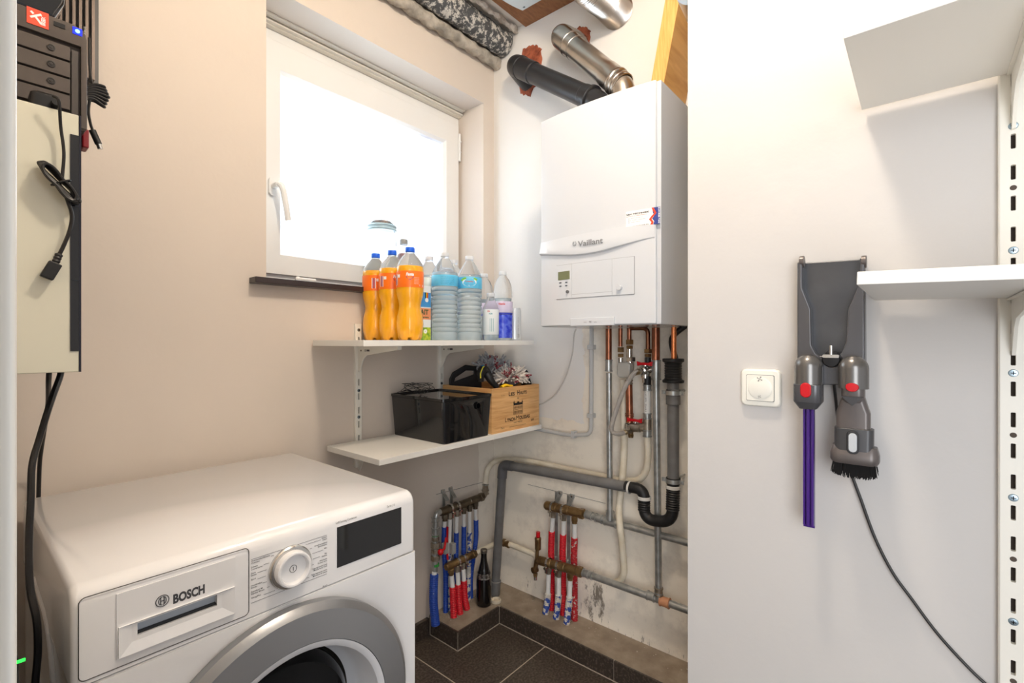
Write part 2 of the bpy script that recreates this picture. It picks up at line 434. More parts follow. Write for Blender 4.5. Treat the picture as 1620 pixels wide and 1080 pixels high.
MB().cyl((1.606, 1.692, 2.06), (1.606, 1.692, 2.19), .006).cyl((1.606, 1.69, 2.10), (1.606, 1.69, 2.105), .0075).cyl((1.606, 1.69, 2.15), (1.606, 1.69, 2.155), .0075).build('hinge', PVCW, win)
hd = MB(); a = ony(1.690, 432, 295)
hd.prism(rrect(.028, .062, .012), a, X_, Z_, -Y_, -.008, .004); hd.cyl(a, a - Y_*.04, .009)
hd.tube(smooth_path([a - Y_*.038 + Z_*.004, a + V((.012, -.045, -.01)), a + V((.022, -.046, -.06)), a + V((.032, -.044, -.118))]), lambda i, n: .0105, 10)
hd.build('window_handle', PVCW, win, label='white lever handle')
# unseen lilac cylinder, added outside to shade a soft band onto the pane
struct(MB().cyl((1.425, 1.865, 1.2), (1.425, 1.865, 2.5), .080, seg=32).build('pane_band_blocker', mat('lilac_blocker', (176, 140, 190), .8)))
sill = MB().box(.598, 1.66, 1.50, 1.712, 1.370, 1.388)
struct(sill.build('trim_1', mat('dark_stone_sill', (52, 42, 42), .35), bevel=.002))

# tiled plinth along both walls and small skirting
CONC = mat('plinth_concrete', (160, 146, 128), .85, bump=.6, bscale=90, c2=(134, 120, 104), nscale=14, soft=.15)
STILE = mat('skirting_tile', (60, 52, 46), .3, c2=(92, 82, 74), nscale=110, thr=.58, soft=.08)
GROUT = mat('grout', (172, 160, 146), .8)
pl = bpy.data.objects.new('trim_2', None); COL.objects.link(pl); pl.location = (1.6, 1.0, 0); struct(pl)
cm = MB(); cm.rings([[V((x, y, z)) for x, y in ((1.295, YW), (1.295, 1.374), (1.536, 1.374), (1.536, .418), (XW, .418), (XW, YW))] for z in (0, .0705)])
cm.build('concrete_ledge', CONC, pl)
st = MB(); d = .009
for x0, x1 in ((1.2935, 1.5365),): st.box(x0 - d + .0015, 1.5272, 1.374 - d, 1.374, 0, .0715)
st.box(1.295 - d, 1.295, 1.3742, 1.528, 0, .0715)
for y0, y1 in ((1.239, 1.3645), (.830, 1.235), (.421, .826)): st.box(1.536 - d, 1.536, y0, y1, 0, .0715)
st.build('skirting_tile', STILE, pl, bevel=.0015)
gm = MB(); gm.box(1.533, 1.5362, .42, 1.372, 0, .0705).box(1.291, 1.536, 1.3695, 1.3742, 0, .070)
gm.box(1.528, 1.536, 1.366, 1.374, 0, .0705)
gm.box(1.5250, 1.5272, .421, 1.3650, 0, .0028).box(1.2840, 1.5272, 1.3625, 1.3652, 0, .0028).box(1.2838, 1.2862, 1.3625, 1.528, 0, .0028)
gm.box(1.2852, 1.2866, 1.3642, 1.3656, 0, .0716).box(1.5258, 1.5274, 1.3638, 1.3652, 0, .0714).box(1.2838, 1.2868, 1.5262, 1.5285, 0, .0714)
gm.build('grout_joint', GROUT, pl)
for P_ in ([B(835, 766, .001), B(958, 796, .001)],): MB().tube(P_, .0007, 5).build('pencil_line', INK, wall_back)
MB().tube([L(690, 782, .001), L(766, 762, .001)], .0007, 5).build('pencil_line', INK, wall_left)
bs = MB().box(.72, 1.283, YW - .018, YW, 0, .068)
struct(bs.build('baseboard_left', STILE, bevel=.0015))

# ================================================================ TUMBLE DRYER
DX0, DX1, DY = .115, .713, .90
def F(px, py, off=0): return ony(DY - off, px, py)
dr = thing('tumble_dryer', 'white front-loading tumble dryer with grey-ringed round door standing under the shelves', 'tumble dryer', (.414, 1.2, 0))
prof = [(DY, .7105), (DY, .822)] + [(DY + .026 - .026*math.cos(PI/2*k/6), .822 + .026*math.sin(PI/2*k/6)) for k in range(1, 7)] + [(1.500, .848), (1.505, .843), (1.505, .7105)]
ub = MB(); rows = []
for x, s_ in ((DX0, .010), (DX0 + .003, .003), (DX0 + .010, 0), (DX1 - .010, 0), (DX1 - .003, .003), (DX1, .010)):
    rows.append([V((x, y + (s_ if y < 1.0 else 0), z - (s_ if z > .8 else 0))) for y, z in prof])
ub.rings(rows)
top = ub.build('top_housing', ENAMEL, dr, ang=50)
# recessed drawer grip
q0, q1 = F(217, 985), F(343, 940); zt = (F(217, 985).z + F(343, 940).z)/2; zb = (F(217, 1003).z + F(343, 958).z)/2
cut(top, MB().box(q0.x, q1.x, DY - .02, DY + .025, zb, zt))
lb = MB(); lb.box(DX0 + .002, DX1 - .002, DY + .006, 1.50, .02, .7085)
low = lb.build('cabinet', ENAMEL, dr, bevel=.006)
DCX, DCZ = .414, .450
cut(low, MB().cyl((DCX, DY - .05, DCZ), (DCX, DY + .30, DCZ), .205, seg=64))
fp = MB().box(DX0, DX1, DY, DY + .006, .02, .7085)
fpo = fp.build('front_panel', ENAMEL, dr, bevel=.002)
cut(fpo, MB().cyl((DCX, DY - .05, DCZ), (DCX, DY + .05, DCZ), .205, seg=64))
# pressed ribs on the left side
rb = MB()
for k, (h0, dd) in enumerate(((.70, .04), (.52, .10))):
    rb.tube(smooth_path([(DX0, DY + .07, .05 + k*.06), (DX0, DY + .07 + dd, h0*.7), (DX0, DY + .16 + dd, h0), (DX0, DY + .40, h0 + .04)]), .004, 8)
rb.build('pressed_rib', ENAMEL, dr)
# drawer
dw = MB(); gx0, gx1, gz0, gz1 = DX0 + .008, .3475, .7165, .834
o_ = V(((gx0+gx1)/2, DY, (gz0+gz1)/2))
def frame_plate(m, x0, x1, z0, z1, hx0, hx1, hz0, hz1, y0, y1):
    m.box(x0, hx0, y0, y1, z0, z1); m.box(hx1, x1, y0, y1, z0, z1); m.box(hx0, hx1, y0, y1, z0, hz0); m.box(hx0, hx1, y0, y1, hz1, z1)
ln = MB()
for k in range(1):
    P = rrect(gx1-gx0, gz1-gz0, .008)
    ln.tube([o_ + V((a, -.0002, b)) for a, b in P + P[:1]], .0007, 6)
ln.build('drawer_gap', mat('seam_shadow', (84, 82, 80), .7), dr)  # grey line drawn in place of the shade in the drawer seam
drw = MB()
hx0, hx1 = F(184, 945).x, F(372, 890).x; hz0, hz1 = F(188, 1030).z, F(183, 940).z
frame_plate(drw, hx0, hx1, (zb+zt)/2 - .034, hz1, q0.x, q1.x, zb, zt, DY - .0016, DY + .001)
dro = drw.build('drawer', ENAMEL, dr, label='drawer front with recessed grip')
gp = MB()
# sloping grip pocket
gp.box(q0.x - .001, q1.x + .001, DY + .009, DY + .0115, zb - .001, zt + .001)
gp.build('grip_recess', mat('pocket_plastic', (190, 200, 212), .4), dro)
MB().box(q0.x, q1.x, DY + .002, DY + .0089, zb + .0005, zb + .003).build('grip_edge', mat('pocket_edge', (40, 42, 46), .5), dro)
fr = MB()   # bevelled surround of the grip
A = [(hx0 + .002, (zb+zt)/2 - .032), (hx1 - .002, (zb+zt)/2 - .032), (hx1 - .002, zt + .004), (hx0 + .002, zt + .004)]
Bq = [(q0.x, zb), (q1.x, zb), (q1.x, zt), (q0.x, zt)]
for k in range(4):
    a, b = A[k], A[(k+1) % 4]; c, e = Bq[(k+1) % 4], Bq[k]
    fr.face([fr.bm.verts.new(v) for v in (V((a[0], DY - .0050, a[1])), V((b[0], DY - .0050, b[1])), V((c[0], DY - .0002, c[1])), V((e[0], DY - .0002, e[1])))])
for k in range(4):
    a, b = A[k], A[(k+1) % 4]
    fr.face([fr.bm.verts.new(v) for v in (V((a[0], DY - .0050, a[1])), V((b[0], DY - .0050, b[1])), V((b[0], DY - .0016, b[1])), V((a[0], DY - .0016, a[1])))])
fr.build('grip_surround', ENAMEL, dro)
lg = MB(); c0 = F(257, 950, .002)
lg.tube([c0 + V((.0085*math.cos(t*PI/16), 0, .0085*math.sin(t*PI/16))) for t in range(33)], .0006, 6)
for sx in (-1, 1):
    lg.tube([c0 + V((sx*.0045*math.cos(t*PI/8 - PI/2)*1.0 + sx*.0005, 0, .006*math.sin(t*PI/8 - PI/2))) for t in range(9)], .0006, 6)
    lg.obox(c0 + V((sx*.0022, 0, -.0055)), c0 + V((sx*.0022, 0, .0055)), .0006, .0012, up=X_)
lg.obox(c0 - X_*.0022, c0 + X_*.0022, .0006, .0012)
a, b = F(274, 955, .002), F(324, 938, .002)
lg.text('BOSCH', flat((a.x, DY - .0019, a.z + .0005), X_, Z_), .0135, b.x - a.x, bold=.045)
lg.build('lettering', INK, dro)
# knob, display, lettering of the control panel
kc = F(459, 896)
kn = MB(); kn.lathe([(.0395, 0), (.0395, .005), (.0375, .0075), (.031, .008)], kc, -Y_, 48)
kb = kn.build('knob_ring', CHROME, dr)
kn = MB(); kn.lathe([(.0325, 0), (.0325, .017), (.0315, .0205), (.029, .0215), (.0262, .0208), (.0248, .017), (.0243, .0125), (0, .0125)], kc, -Y_, 48)
knb = kn.build('knob', ENAMEL, dr, label='round white programme knob')
kk = MB(); kk.tube([kc + V((.0065*math.cos(t*PI/12), -.0127, .0065*math.sin(t*PI/12))) for t in range(25)], .0005, 6)
kk.box(kc.x-.0005, kc.x+.0005, DY-.0131, DY-.0124, kc.z-.0035, kc.z+.0035)
kk.build('power_symbol', INK, knb)
d0, d1 = F(533, 834), F(634, 802); e0, e1 = F(539, 898), F(637, 856)
dz0 = (e0.z + e1.z)/2; dz1 = (d0.z + d1.z)/2
MB().box(d0.x, d1.x + .001, DY - .0012, DY + .001, dz0, dz1).build('display', BLACKG, dr, bevel=.0006, label='black glass display')
tx = MB()
def T(body, px, py, h, wd=None, al='LEFT', bold=0): p_ = F(px, py); tx.text(body, flat((p_.x, DY - .0006, p_.z), X_, Z_), h, wd, bold, al)
T('Serie | 6', 612, 803, .0050, .020); T('SelfCleaning Condenser', 531, 829, .0042, .048)
xl, xr2 = F(397, 890).x, F(517, 890).x
ztop = F(397, 885).z; zlow = F(402, 952).z
def hl(x0, x1, z): tx.box(x0, x1, DY - .0005, DY + .0001, z - .0002, z + .0002)
hl(xl, xr2, ztop); hl(xl, xr2, zlow)
left = [('Overhemden/Blouses', 'Chemises'), ('Dekens', 'Couvertures'), ('Dons', 'Duvet'), ('Sport', ''), ('Handdoeken', 'Essuies'), ('Superkort 40', 'Express 40 min'), ('AllergyPlus', '')]
right = [('Katoen', 'Coton'), ('Kreukherstellend', 'Synthetiques'), ('Mix', ''), ('Fijn', 'Delicat'), ('Wol finish', 'Finition laine'), ('Tijdprogramma koud', 'Minuterie air froid'), ('Tijdprogramma warm', 'Minuterie air chaud')]
dzr = (ztop - zlow)/7.1
for rows_, side in ((left, 0), (right, 1)):
    for k, (a, b) in enumerate(rows_):
        z = ztop - .0042 - k*dzr
        x = xl if side == 0 else xr2
        for j, s_ in enumerate((a, b)):
            if s_: tx.text(s_, flat((x, DY - .0006, z - j*.0038), X_, Z_), .0026, None, .01, 'RIGHT' if side else 'LEFT')
        ang = math.acos(max(-1, min(1, (z - .001 - kc.z)/.043)))
        xe = kc.x + (1 if side else -1)*.044*math.sin(ang)
        if side == 0: hl(xl + .0018*max(len(a), len(b)) + .002, max(xe, xl + .0018*max(len(a), len(b)) + .006), z - .0012)
        else: hl(min(xe, xr2 - .0018*max(len(a), len(b)) - .006), xr2 - .0018*max(len(a), len(b)) - .002, z - .0012)
T('A++', 510, 929, .0036, .010)
tx.build('programme_print', INK, dr)
# door
door = MB()
door.lathe([(.2050, .0), (.250, .0), (.254, .006), (.254, .022), (.248, .030), (.2425, .0345), (.2420, .0350), (.190, .0405), (.1895, .038), (.187, .036)], (DCX, DY - .0005, DCZ), -Y_, 96)
dd_ = door.build('door', mat('silver_grey_lacquer', (148, 150, 153), .33, .6), dr, label='silver grey door ring')
iw = MB(); iw.lathe([(.1885, .030), (.1885, .0405), (.181, .0395), (.176, .036), (.168, -.020), (.160, -.035), (.150, -.045)], (DCX, DY, DCZ), -Y_, 96)
iw.build('inner_rim', mat('door_inner_plastic', (222, 224, 228), .3), dd_)
gs = MB(); gs.lathe([(.1515, -.034), (.148, -.014), (.135, .004), (.09, .016), (.0, .020)], (DCX - .01, DY + .012, DCZ), -Y_, 64)
glm = mat('dark_door_glass', (60, 62, 66), .03, trans=.9, ior=1.2)
gs.build('door_glass', glm, dd_)
dm = MB(); dm.lathe([(.204, .03), (.204, .29), (.0, .295)], (DCX, DY, DCZ), Y_, 64)
for k in range(3):
    a = math.radians(50 + 120*k); dm.obox((DCX + .19*math.cos(a), DY + .05, DCZ + .19*math.sin(a)), (DCX + .19*math.cos(a), DY + .28, DCZ + .19*math.sin(a)), .03, .03)
dm.build('drum', mat('drum_steel', (190, 188, 184), .25, .9), dr)

# ================================================================ BOILER
BY0, BY1, BZ0, BZ1 = .582, 1.016, 1.2455, 1.965
def fx(y): return 1.354 - .014*(1 - ((y - .799)/.217)**2)
bo = thing('gas_boiler', 'white wall-hung condensing gas boiler with service sticker and small display hanging in the niche', 'boiler', (1.52, .8, BZ0))
m = MB(); ys = [BY0 + .012 + (BY1 - BY0 - .012)*k/16 for k in range(17)]
poly = [(fx(y), y) for y in ys] + [(1.375, BY1), (1.375, BY0 + .012)]
m.rings([[V((x, y, z)) for x, y in poly] for z in (BZ0 + .0015, BZ1 - .001)])
m.build('front_cover', BOILER, bo, bevel=.004)
MB().box(1.362, XW - .001, BY0, BY1 - .001, BZ0, BZ1 - .002).build('casing', BOILER, bo, bevel=.003)
def bx(px, py): return onx(1.343, px, py)
# swoosh band with raised lower lip
zu = lambda y: bx(855, 384).z + (bx(1042, 353).z - bx(855, 384).z)*(BY1 - y)/(BY1 - BY0)
def curve(pts):
    P = [bx(*p) for p in pts]; P = smooth_path(P, 6)
    def f(y):
        for a, b in zip(P, P[1:]):
            if (a.y - y)*(b.y - y) <= 0 and abs(a.y-b.y) > 1e-9: return a.z + (b.z-a.z)*(y-a.y)/(b.y-a.y)
        return P[0].z if y > P[0].y else P[-1].z
    return f
up_f = curve([(855, 383), (900, 374), (960, 363), (1010, 356), (1040, 353)])
lo_f = curve([(855, 402), (885, 403), (915, 403), (950, 398), (990, 386), (1020, 377), (1038, 374)])
m = MB(); rows = []
N = 40
for k in range(N+1):
    y = BY1 - .001 - (BY1 - BY0 - .016)*k/N; e = min(1, (N-k)/14 + .02)
    x = fx(y); a = up_f(y); b = lo_f(y)
    rows.append([V((x + .002, y, a)), V((x - .0015, y, a - .0006)), V((x - .004*e - .001, y, (a+b)/2)), V((x - .009*e - .001, y, b + .003)), V((x - .008*e - .0008, y, b)), V((x + .002, y, b - .004))])
m.rings(rows)
m.build('curved_band', BOILER, bo)
# operating flap
flap = MB(); yl, yr = bx(880, 420).y, bx(1003, 410).y; z1 = (bx(880, 421).z + bx(1003, 405).z)/2; z0 = (bx(880, 473).z + bx(1003, 465).z)/2
def conform(m, poly2, th, sub=8):
    """plate following the curved cover: poly in (y, z)"""
    yv = sorted(set([p[0] for p in poly2])); 
    m.rings([[V((fx(y) + .001, y, z)) for y, z in poly2], [V((fx(y) - th, y, z)) for y, z in poly2]])
def strip(m, ya, yb, za, zb_, th, n=10):
    rows = [[V((fx(y) + .001, y, za)), V((fx(y) - th, y, za)), V((fx(y) - th, y, zb_)), V((fx(y) + .001, y, zb_))] for y in [ya + (yb-ya)*k/n for k in range(n+1)]]
    m.rings(rows)
gapm = MB(); strip(gapm, yl + .0008, yr - .0008, z0 - .0009, z1 + .0009, .0008); gapm.build('flap_gap', mat('gap_grey', (120, 122, 124), .7), bo)
ys1 = bx(905, 440).y; ys2 = bx(969, 440).y; zs = bx(969, 461).z
for (ya, yb, za, zb_) in ((yl, ys1, z0, z1), (ys1 - .0006, ys2, zs, z1), (ys1 - .0006, ys2, z0, zs - .0006), (ys2 - .0006, yr, z0, z1)):
    mm = MB(); strip(mm, ya, yb, za, zb_, .0022)
    mm.build('flap', BOILER, bo)
l0, l1 = bx(883, 429), bx(902, 443); la = bx(883, 444)
mm = MB(); strip(mm, l0.y, l1.y, (bx(883, 443.5).z + bx(902, 441.5).z)/2, (bx(883, 430.5).z + bx(902, 428).z)/2, .003, 2)
lcd = mm.build('lcd_screen', mat('olive_lcd', (112, 116, 84), .3), bo)
for r_ in range(2):
    for c_ in range(2):
        mm = MB(); a = bx(887 + 9.6*c_, 447.3 + 5.2*r_ - c_*.7); mm.prism(rrect(.0085, .0032, .0014, 3), (fx(a.y) - .002, a.y, a.z), Y_, Z_, -X_, 0, .002)
        mm.build('button', mat('dark_blue_button', (70, 76, 88), .4), bo)
a = bx(899, 461.5); MB().lathe([(.0052, 0), (.0048, .006), (0, .0065)], (fx(a.y) - .002, a.y, a.z), -X_, 20).build('dial', mat('dial_grey', (96, 98, 102), .35), bo)
a = bx(981, 455); MB().lathe([(.009, 0), (.0086, .008), (.008, .0095), (0, .010)], (fx(a.y) - .002, a.y, a.z), -X_, 28).build('dial', BOILER, bo)
pt = MB(); a, b = bx(904, 508), bx(973, 506)
strip(pt, a.y, b.y, bx(938, 515).z, bx(938, 502.5).z, .006, 4)
pt.build('badge_plate', BOILER, bo, bevel=.0015)
lt = MB(); a = bx(909.5, 392.5)
def bf(px, py, dn=.0100):
    q = bx(px, py)
    return lambda u, v: V((fx(q.y - u) - dn, q.y - u, q.z + v))
lt.text('Vaillant', bf(917.5, 391.0, .0104), .0175, bx(917.5, 388).y - bx(957, 386).y, .02)
q = bx(911.5, 386)
lt.tube([V((fx(q.y) - .0092, q.y + .0062*math.cos(t), q.z + .0075*math.sin(t))) for t in [PI/2 + .5 + k*(2*PI - 1)/20 for k in range(21)]], .0009, 6)
lt.tube([V((fx(q.y) - .0095, q.y + .0025*math.sin(t*3), q.z - .004 + .009*t)) for t in [k/8 for k in range(9)]], .0010, 6)
lt.text('eco', bf(926, 510.3, .0068), .0030, .0105, .02); lt.text('TEC', bf(934, 510.2, .0068), .0044, .0095, .04); lt.text('plus', bf(942.5, 510, .0068), .0030, .0095, .02)
lt.build('lettering', mat('silver_grey_print', (128, 130, 134), .4, .3), bo)
pf = MB(); strip(pf, 0, 0, 0, 0, 0, 1) if False else None
# sticker
sy0, sy1 = bx(990, 345).y, bx(1042, 340).y; sz0 = (bx(990, 360).z + bx(1042, 354).z)/2; sz1 = (bx(990, 333).z + bx(1042, 327.5).z)/2
sk = MB(); strip(sk, sy0, sy1, sz0, sz1, .0006, 3)
stk = sk.build('service_sticker', mat('sticker_paper', (242, 238, 236), .4), bo)
wS, hS = sy0 - sy1, sz1 - sz0
def sf(u0, v0, dn=.001): return lambda u, v: V((fx(sy0 - u0 - u) - dn, sy0 - u0 - u, sz0 + v0 + v))
sb = MB(); P = [(.80, 0), (.84, .18), (.78, .36), (.84, .52), (.80, .70), (.78, 1), (1, 1), (1, 0)]
f_ = sf(0, 0, .0010); sb.face([sb.bm.verts.new(f_(a*wS, b*hS)) for a, b in P]); sb.build('blue_field', mat('sticker_blue', (52, 66, 140), .4), stk)
sb = MB(); f_ = sf(0, 0, .0012); P = [(.72, 0), (.76, .16), (.69, .34), (.76, .52), (.84, .66), (.76, 1), (.82, 1), (.90, .66), (.82, .48), (.76, .34), (.82, .16), (.80, 0)]
sb.face([sb.bm.verts.new(f_(a*wS, b*hS)) for a, b in P])
sb.text('SANITAIR & VERWARMING', sf(.02*wS, .66*hS), .0018, .62*wS, .01)
sb.build('red_print', mat('sticker_red', (222, 70, 40), .4), stk)
sb = MB(); sb.text('S&V TECHNIEK', sf(.02*wS, .76*hS), .0042, .68*wS, .03)
for k, wd in enumerate((.42, .5, .34)): sb.text('gas  water  centrale  verwarming'[:24 - 3*k], sf(.08*wS, (.54 - .12*k)*hS), .0016, wd*wS)
sb.text('www.sv-techniek.be', sf(.02*wS, .05*hS), .0026, .66*wS, .02)
sb.build('black_print', INKB, stk)
sb = MB(); sb.text('24/7 SERVICE', (lambda u, v: V((fx(sy1) - .0018, sy1 + .0022 + .006 - v - .003, sz0 + .002 + u))), .0048, hS - .003, .02)
sb.build('white_print', TEXTW, stk)

# ================================================================ SHELF RAILS, BRACKETS, BOARDS
def rail_thing(label, p, nd, sd, z0, z1, group, slots, screws, wd=.026, d=.012, phase=0.0):
    """slotted steel upright: p = foot on the wall, nd = outward, sd = sideways"""
    t = thing('shelf_rail', label, 'shelf rail', (p.x, p.y, z0), group)
    P = V((p.x, p.y, 0)); m = MB()
    m.prism([(-wd/2, 0), (-wd/2, d-.002), (-wd/2+.002, d), (wd/2-.002, d), (wd/2, d-.002), (wd/2, 0)], P, sd, nd, Z_, z0, z1)
    up_o = m.build('upright', RAIL, t)
    m = MB()
    for z in slots:
        if z0 + .01 < z < z1 - .02: m.prism(rrect(.006, .024, .001, 1), P + Z_*z, sd, Z_, nd, d - .0105, d + .004)
    cut(up_o, m)
    m = MB(); m.prism([(-.004, d - .0112), (.004, d - .0112), (.004, d - .0085), (-.004, d - .0085)], P, sd, nd, Z_, z0 + .004, z1 - .004); m.build('slot_shade_strip', mat('slot_shadow', (52, 44, 38), .9), t)  # dark strip standing in for the shade inside the slots
    for z, kind in screws:
        if not z0 < z < z1: continue
        if kind:
            s_ = MB(); s_.lathe([(.0062, 0), (.0052, .0016), (0, .0024)], P + Z_*z + nd*(d), nd, 16)
            so = s_.build('screw', mat('zinc_screw', (150, 166, 176), .3, 1), t)
            c = MB(); c.prism([(-.003, -.0006), (.003, -.0006), (.003, .0006), (-.003, .0006)], P + Z_*z, sd, Z_, nd, d + .001, d + .0027)
            c.prism([(-.0006, -.003), (.0006, -.003), (.0006, .003), (-.0006, .003)], P + Z_*z, sd, Z_, nd, d + .001, d + .0027)
            c.build('cross_slot', DARK, so)
        else:
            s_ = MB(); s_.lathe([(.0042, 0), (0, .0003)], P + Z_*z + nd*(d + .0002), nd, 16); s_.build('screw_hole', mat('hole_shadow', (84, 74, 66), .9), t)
    return t
def bracket(label, p, nd, sd, z, length, group, h=.062, mark=True):
    """tapered bracket under a board whose underside is at z"""
    t = thing('shelf_bracket', label, 'shelf bracket', (p.x, p.y, z - h), group)
    P = V((p.x, p.y, z)) + nd*.012; m = MB()
    m.prism([(-.004, -.0005), (length, -.0005), (length, -.013), (.085, -.030), (.050, -.034), (.030, -.048), (.006, -h - .03), (-.004, -h - .03)], P, nd, Z_, sd, -.0025, .0025)
    m.prism([(0, -.0004), (length, -.0004), (length, -.0025), (0, -.0025)], P, nd, Z_, sd, -.008, .008)
    m.prism([(length, .004), (length + .003, .004), (length + .003, -.013), (length, -.013)], P, nd, Z_, sd, -.008, .008)
    m.build('arm', RAIL, t, bevel=.0006)
    if mark:
        k = MB()
        for q in range(3): k.prism([(.040 + q*.0, -.014 - q*.0026), (.048, -.014 - q*.0026), (.048, -.0155 - q*.0026), (.040, -.0155 - q*.0026)], P, nd, Z_, -sd, .0025, .0028)
        k.prism([(.052, -.014), (.070, -.014), (.070, -.0205), (.052, -.0205)], P, nd, Z_, -sd, .0025, .0028)
        k.build('stamped_mark', INK, t)
        s_ = MB(); s_.cyl(P + nd*.018 - Z_*.018 - sd*.002, P + nd*.018 - Z_*.018 - sd*.0042, .0028); s_.build('rivet', FIT, t)
    return t
ZS1, ZS2 = 1.199, .843     # tops of the two boards on the window wall
rx1, rx2 = .962, 1.352
sl = lambda p0: [p0 + .05*k for k in range(-8, 14)]
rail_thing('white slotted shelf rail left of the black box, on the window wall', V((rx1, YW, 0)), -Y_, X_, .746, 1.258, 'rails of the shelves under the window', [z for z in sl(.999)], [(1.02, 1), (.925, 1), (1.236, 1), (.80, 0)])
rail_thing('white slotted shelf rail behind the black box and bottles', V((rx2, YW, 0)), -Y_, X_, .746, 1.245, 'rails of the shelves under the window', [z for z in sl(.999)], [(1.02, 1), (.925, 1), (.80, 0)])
for (zz, nm) in ((ZS1, 'upper'), (ZS2, 'lower')):
    for x, wh in ((rx1, 'left'), (rx2, 'right')):
        bracket('white tapered steel bracket holding the %s window-wall shelf at its %s rail' % (nm, wh), V((x, YW, 0)), -Y_, X_, zz - .018, .235, 'brackets under the window-wall shelves')
tag(MB().box(.790, 1.600, 1.235, YW - .0135, ZS1 - .018, ZS1).build('shelf_board', SHELF, bevel=.001), 'white laminated shelf board carrying the drink bottles', 'shelf', 'white shelf boards on rails')
tag(MB().box(.840, 1.645, 1.230, YW - .0135, ZS2 - .018, ZS2).build('shelf_board', SHELF, bevel=.001), 'white laminated shelf board carrying the black box and wooden wine case', 'shelf', 'white shelf boards on rails')

# right wall
yR = -.113
def zR(py): return R(1602, py, .012).z
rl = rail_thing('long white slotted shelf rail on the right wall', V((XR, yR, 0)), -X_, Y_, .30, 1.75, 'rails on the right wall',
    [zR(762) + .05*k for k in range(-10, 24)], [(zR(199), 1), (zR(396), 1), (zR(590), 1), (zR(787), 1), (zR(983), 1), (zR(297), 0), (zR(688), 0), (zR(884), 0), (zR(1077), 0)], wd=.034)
bd = tag(MB().box(.836, XR - .0135, -.45, .0856, 1.629, 1.646).build('shelf_board', SHELF, bevel=.001), 'white shelf board high on the right wall, seen from below', 'shelf', 'white shelf boards on rails')
bd = MB(); bd.box(-.165, .155, -.55, 0, 0, .0175); bd = bd.build('shelf_board', SHELF, bevel=.001, origin=(0, 0, 0))
bd.location = (.958, .0665, 1.271); bd.rotation_euler = (math.radians(2.0), 0, 0)
tag(bd, 'white shelf board beside the grey vacuum dock on the right wall', 'shelf', 'white shelf boards on rails')
bracket('white tapered steel bracket under the high right-wall shelf', V((XR, yR, 0)), -X_, Y_, 1.629, .22, 'brackets on the right wall', mark=False)
bracket('white tapered steel bracket under the right-wall shelf beside the vacuum dock', V((XR, yR, 0)), -X_, Y_, 1.2645, .22, 'brackets on the right wall', mark=False)

# ================================================================ BOTTLES ON THE UPPER SHELF
def clear(name, tint, rough=.03, ior=1.33, tr=1):
    m = mat(name, tint, rough, trans=tr, ior=ior); return m
PET = clear('clear_bottle_plastic', (250, 253, 255), .02, 1.15, .9)
WATER = clear('bottled_water', (232, 246, 252), .02, 1.22, .72)
FANTA = mat('orange_soda', (255, 180, 24), .12, coat=.6, emit=0)
FANTA.node_tree.nodes['Principled BSDF'].inputs['Transmission Weight'].default_value = .08
FANTA.node_tree.nodes['Principled BSDF'].inputs['Roughness'].default_value = .25
LABO = mat('orange_label', (255, 122, 30), .3)
CAPB = mat('blue_cap', (20, 96, 224), .4)
CAPW = mat('white_cap', (238, 240, 242), .35, trans=.3)
def cylmap(c, r, z, a0):
    """lettering wrapped on a round surface, reading left to right from outside"""
    return lambda u, v: V((c[0] + r*math.cos(a0 + u/r), c[1] + r*math.sin(a0 + u/r), z + v))
def facing(x, y): return math.atan2(-y, -x)
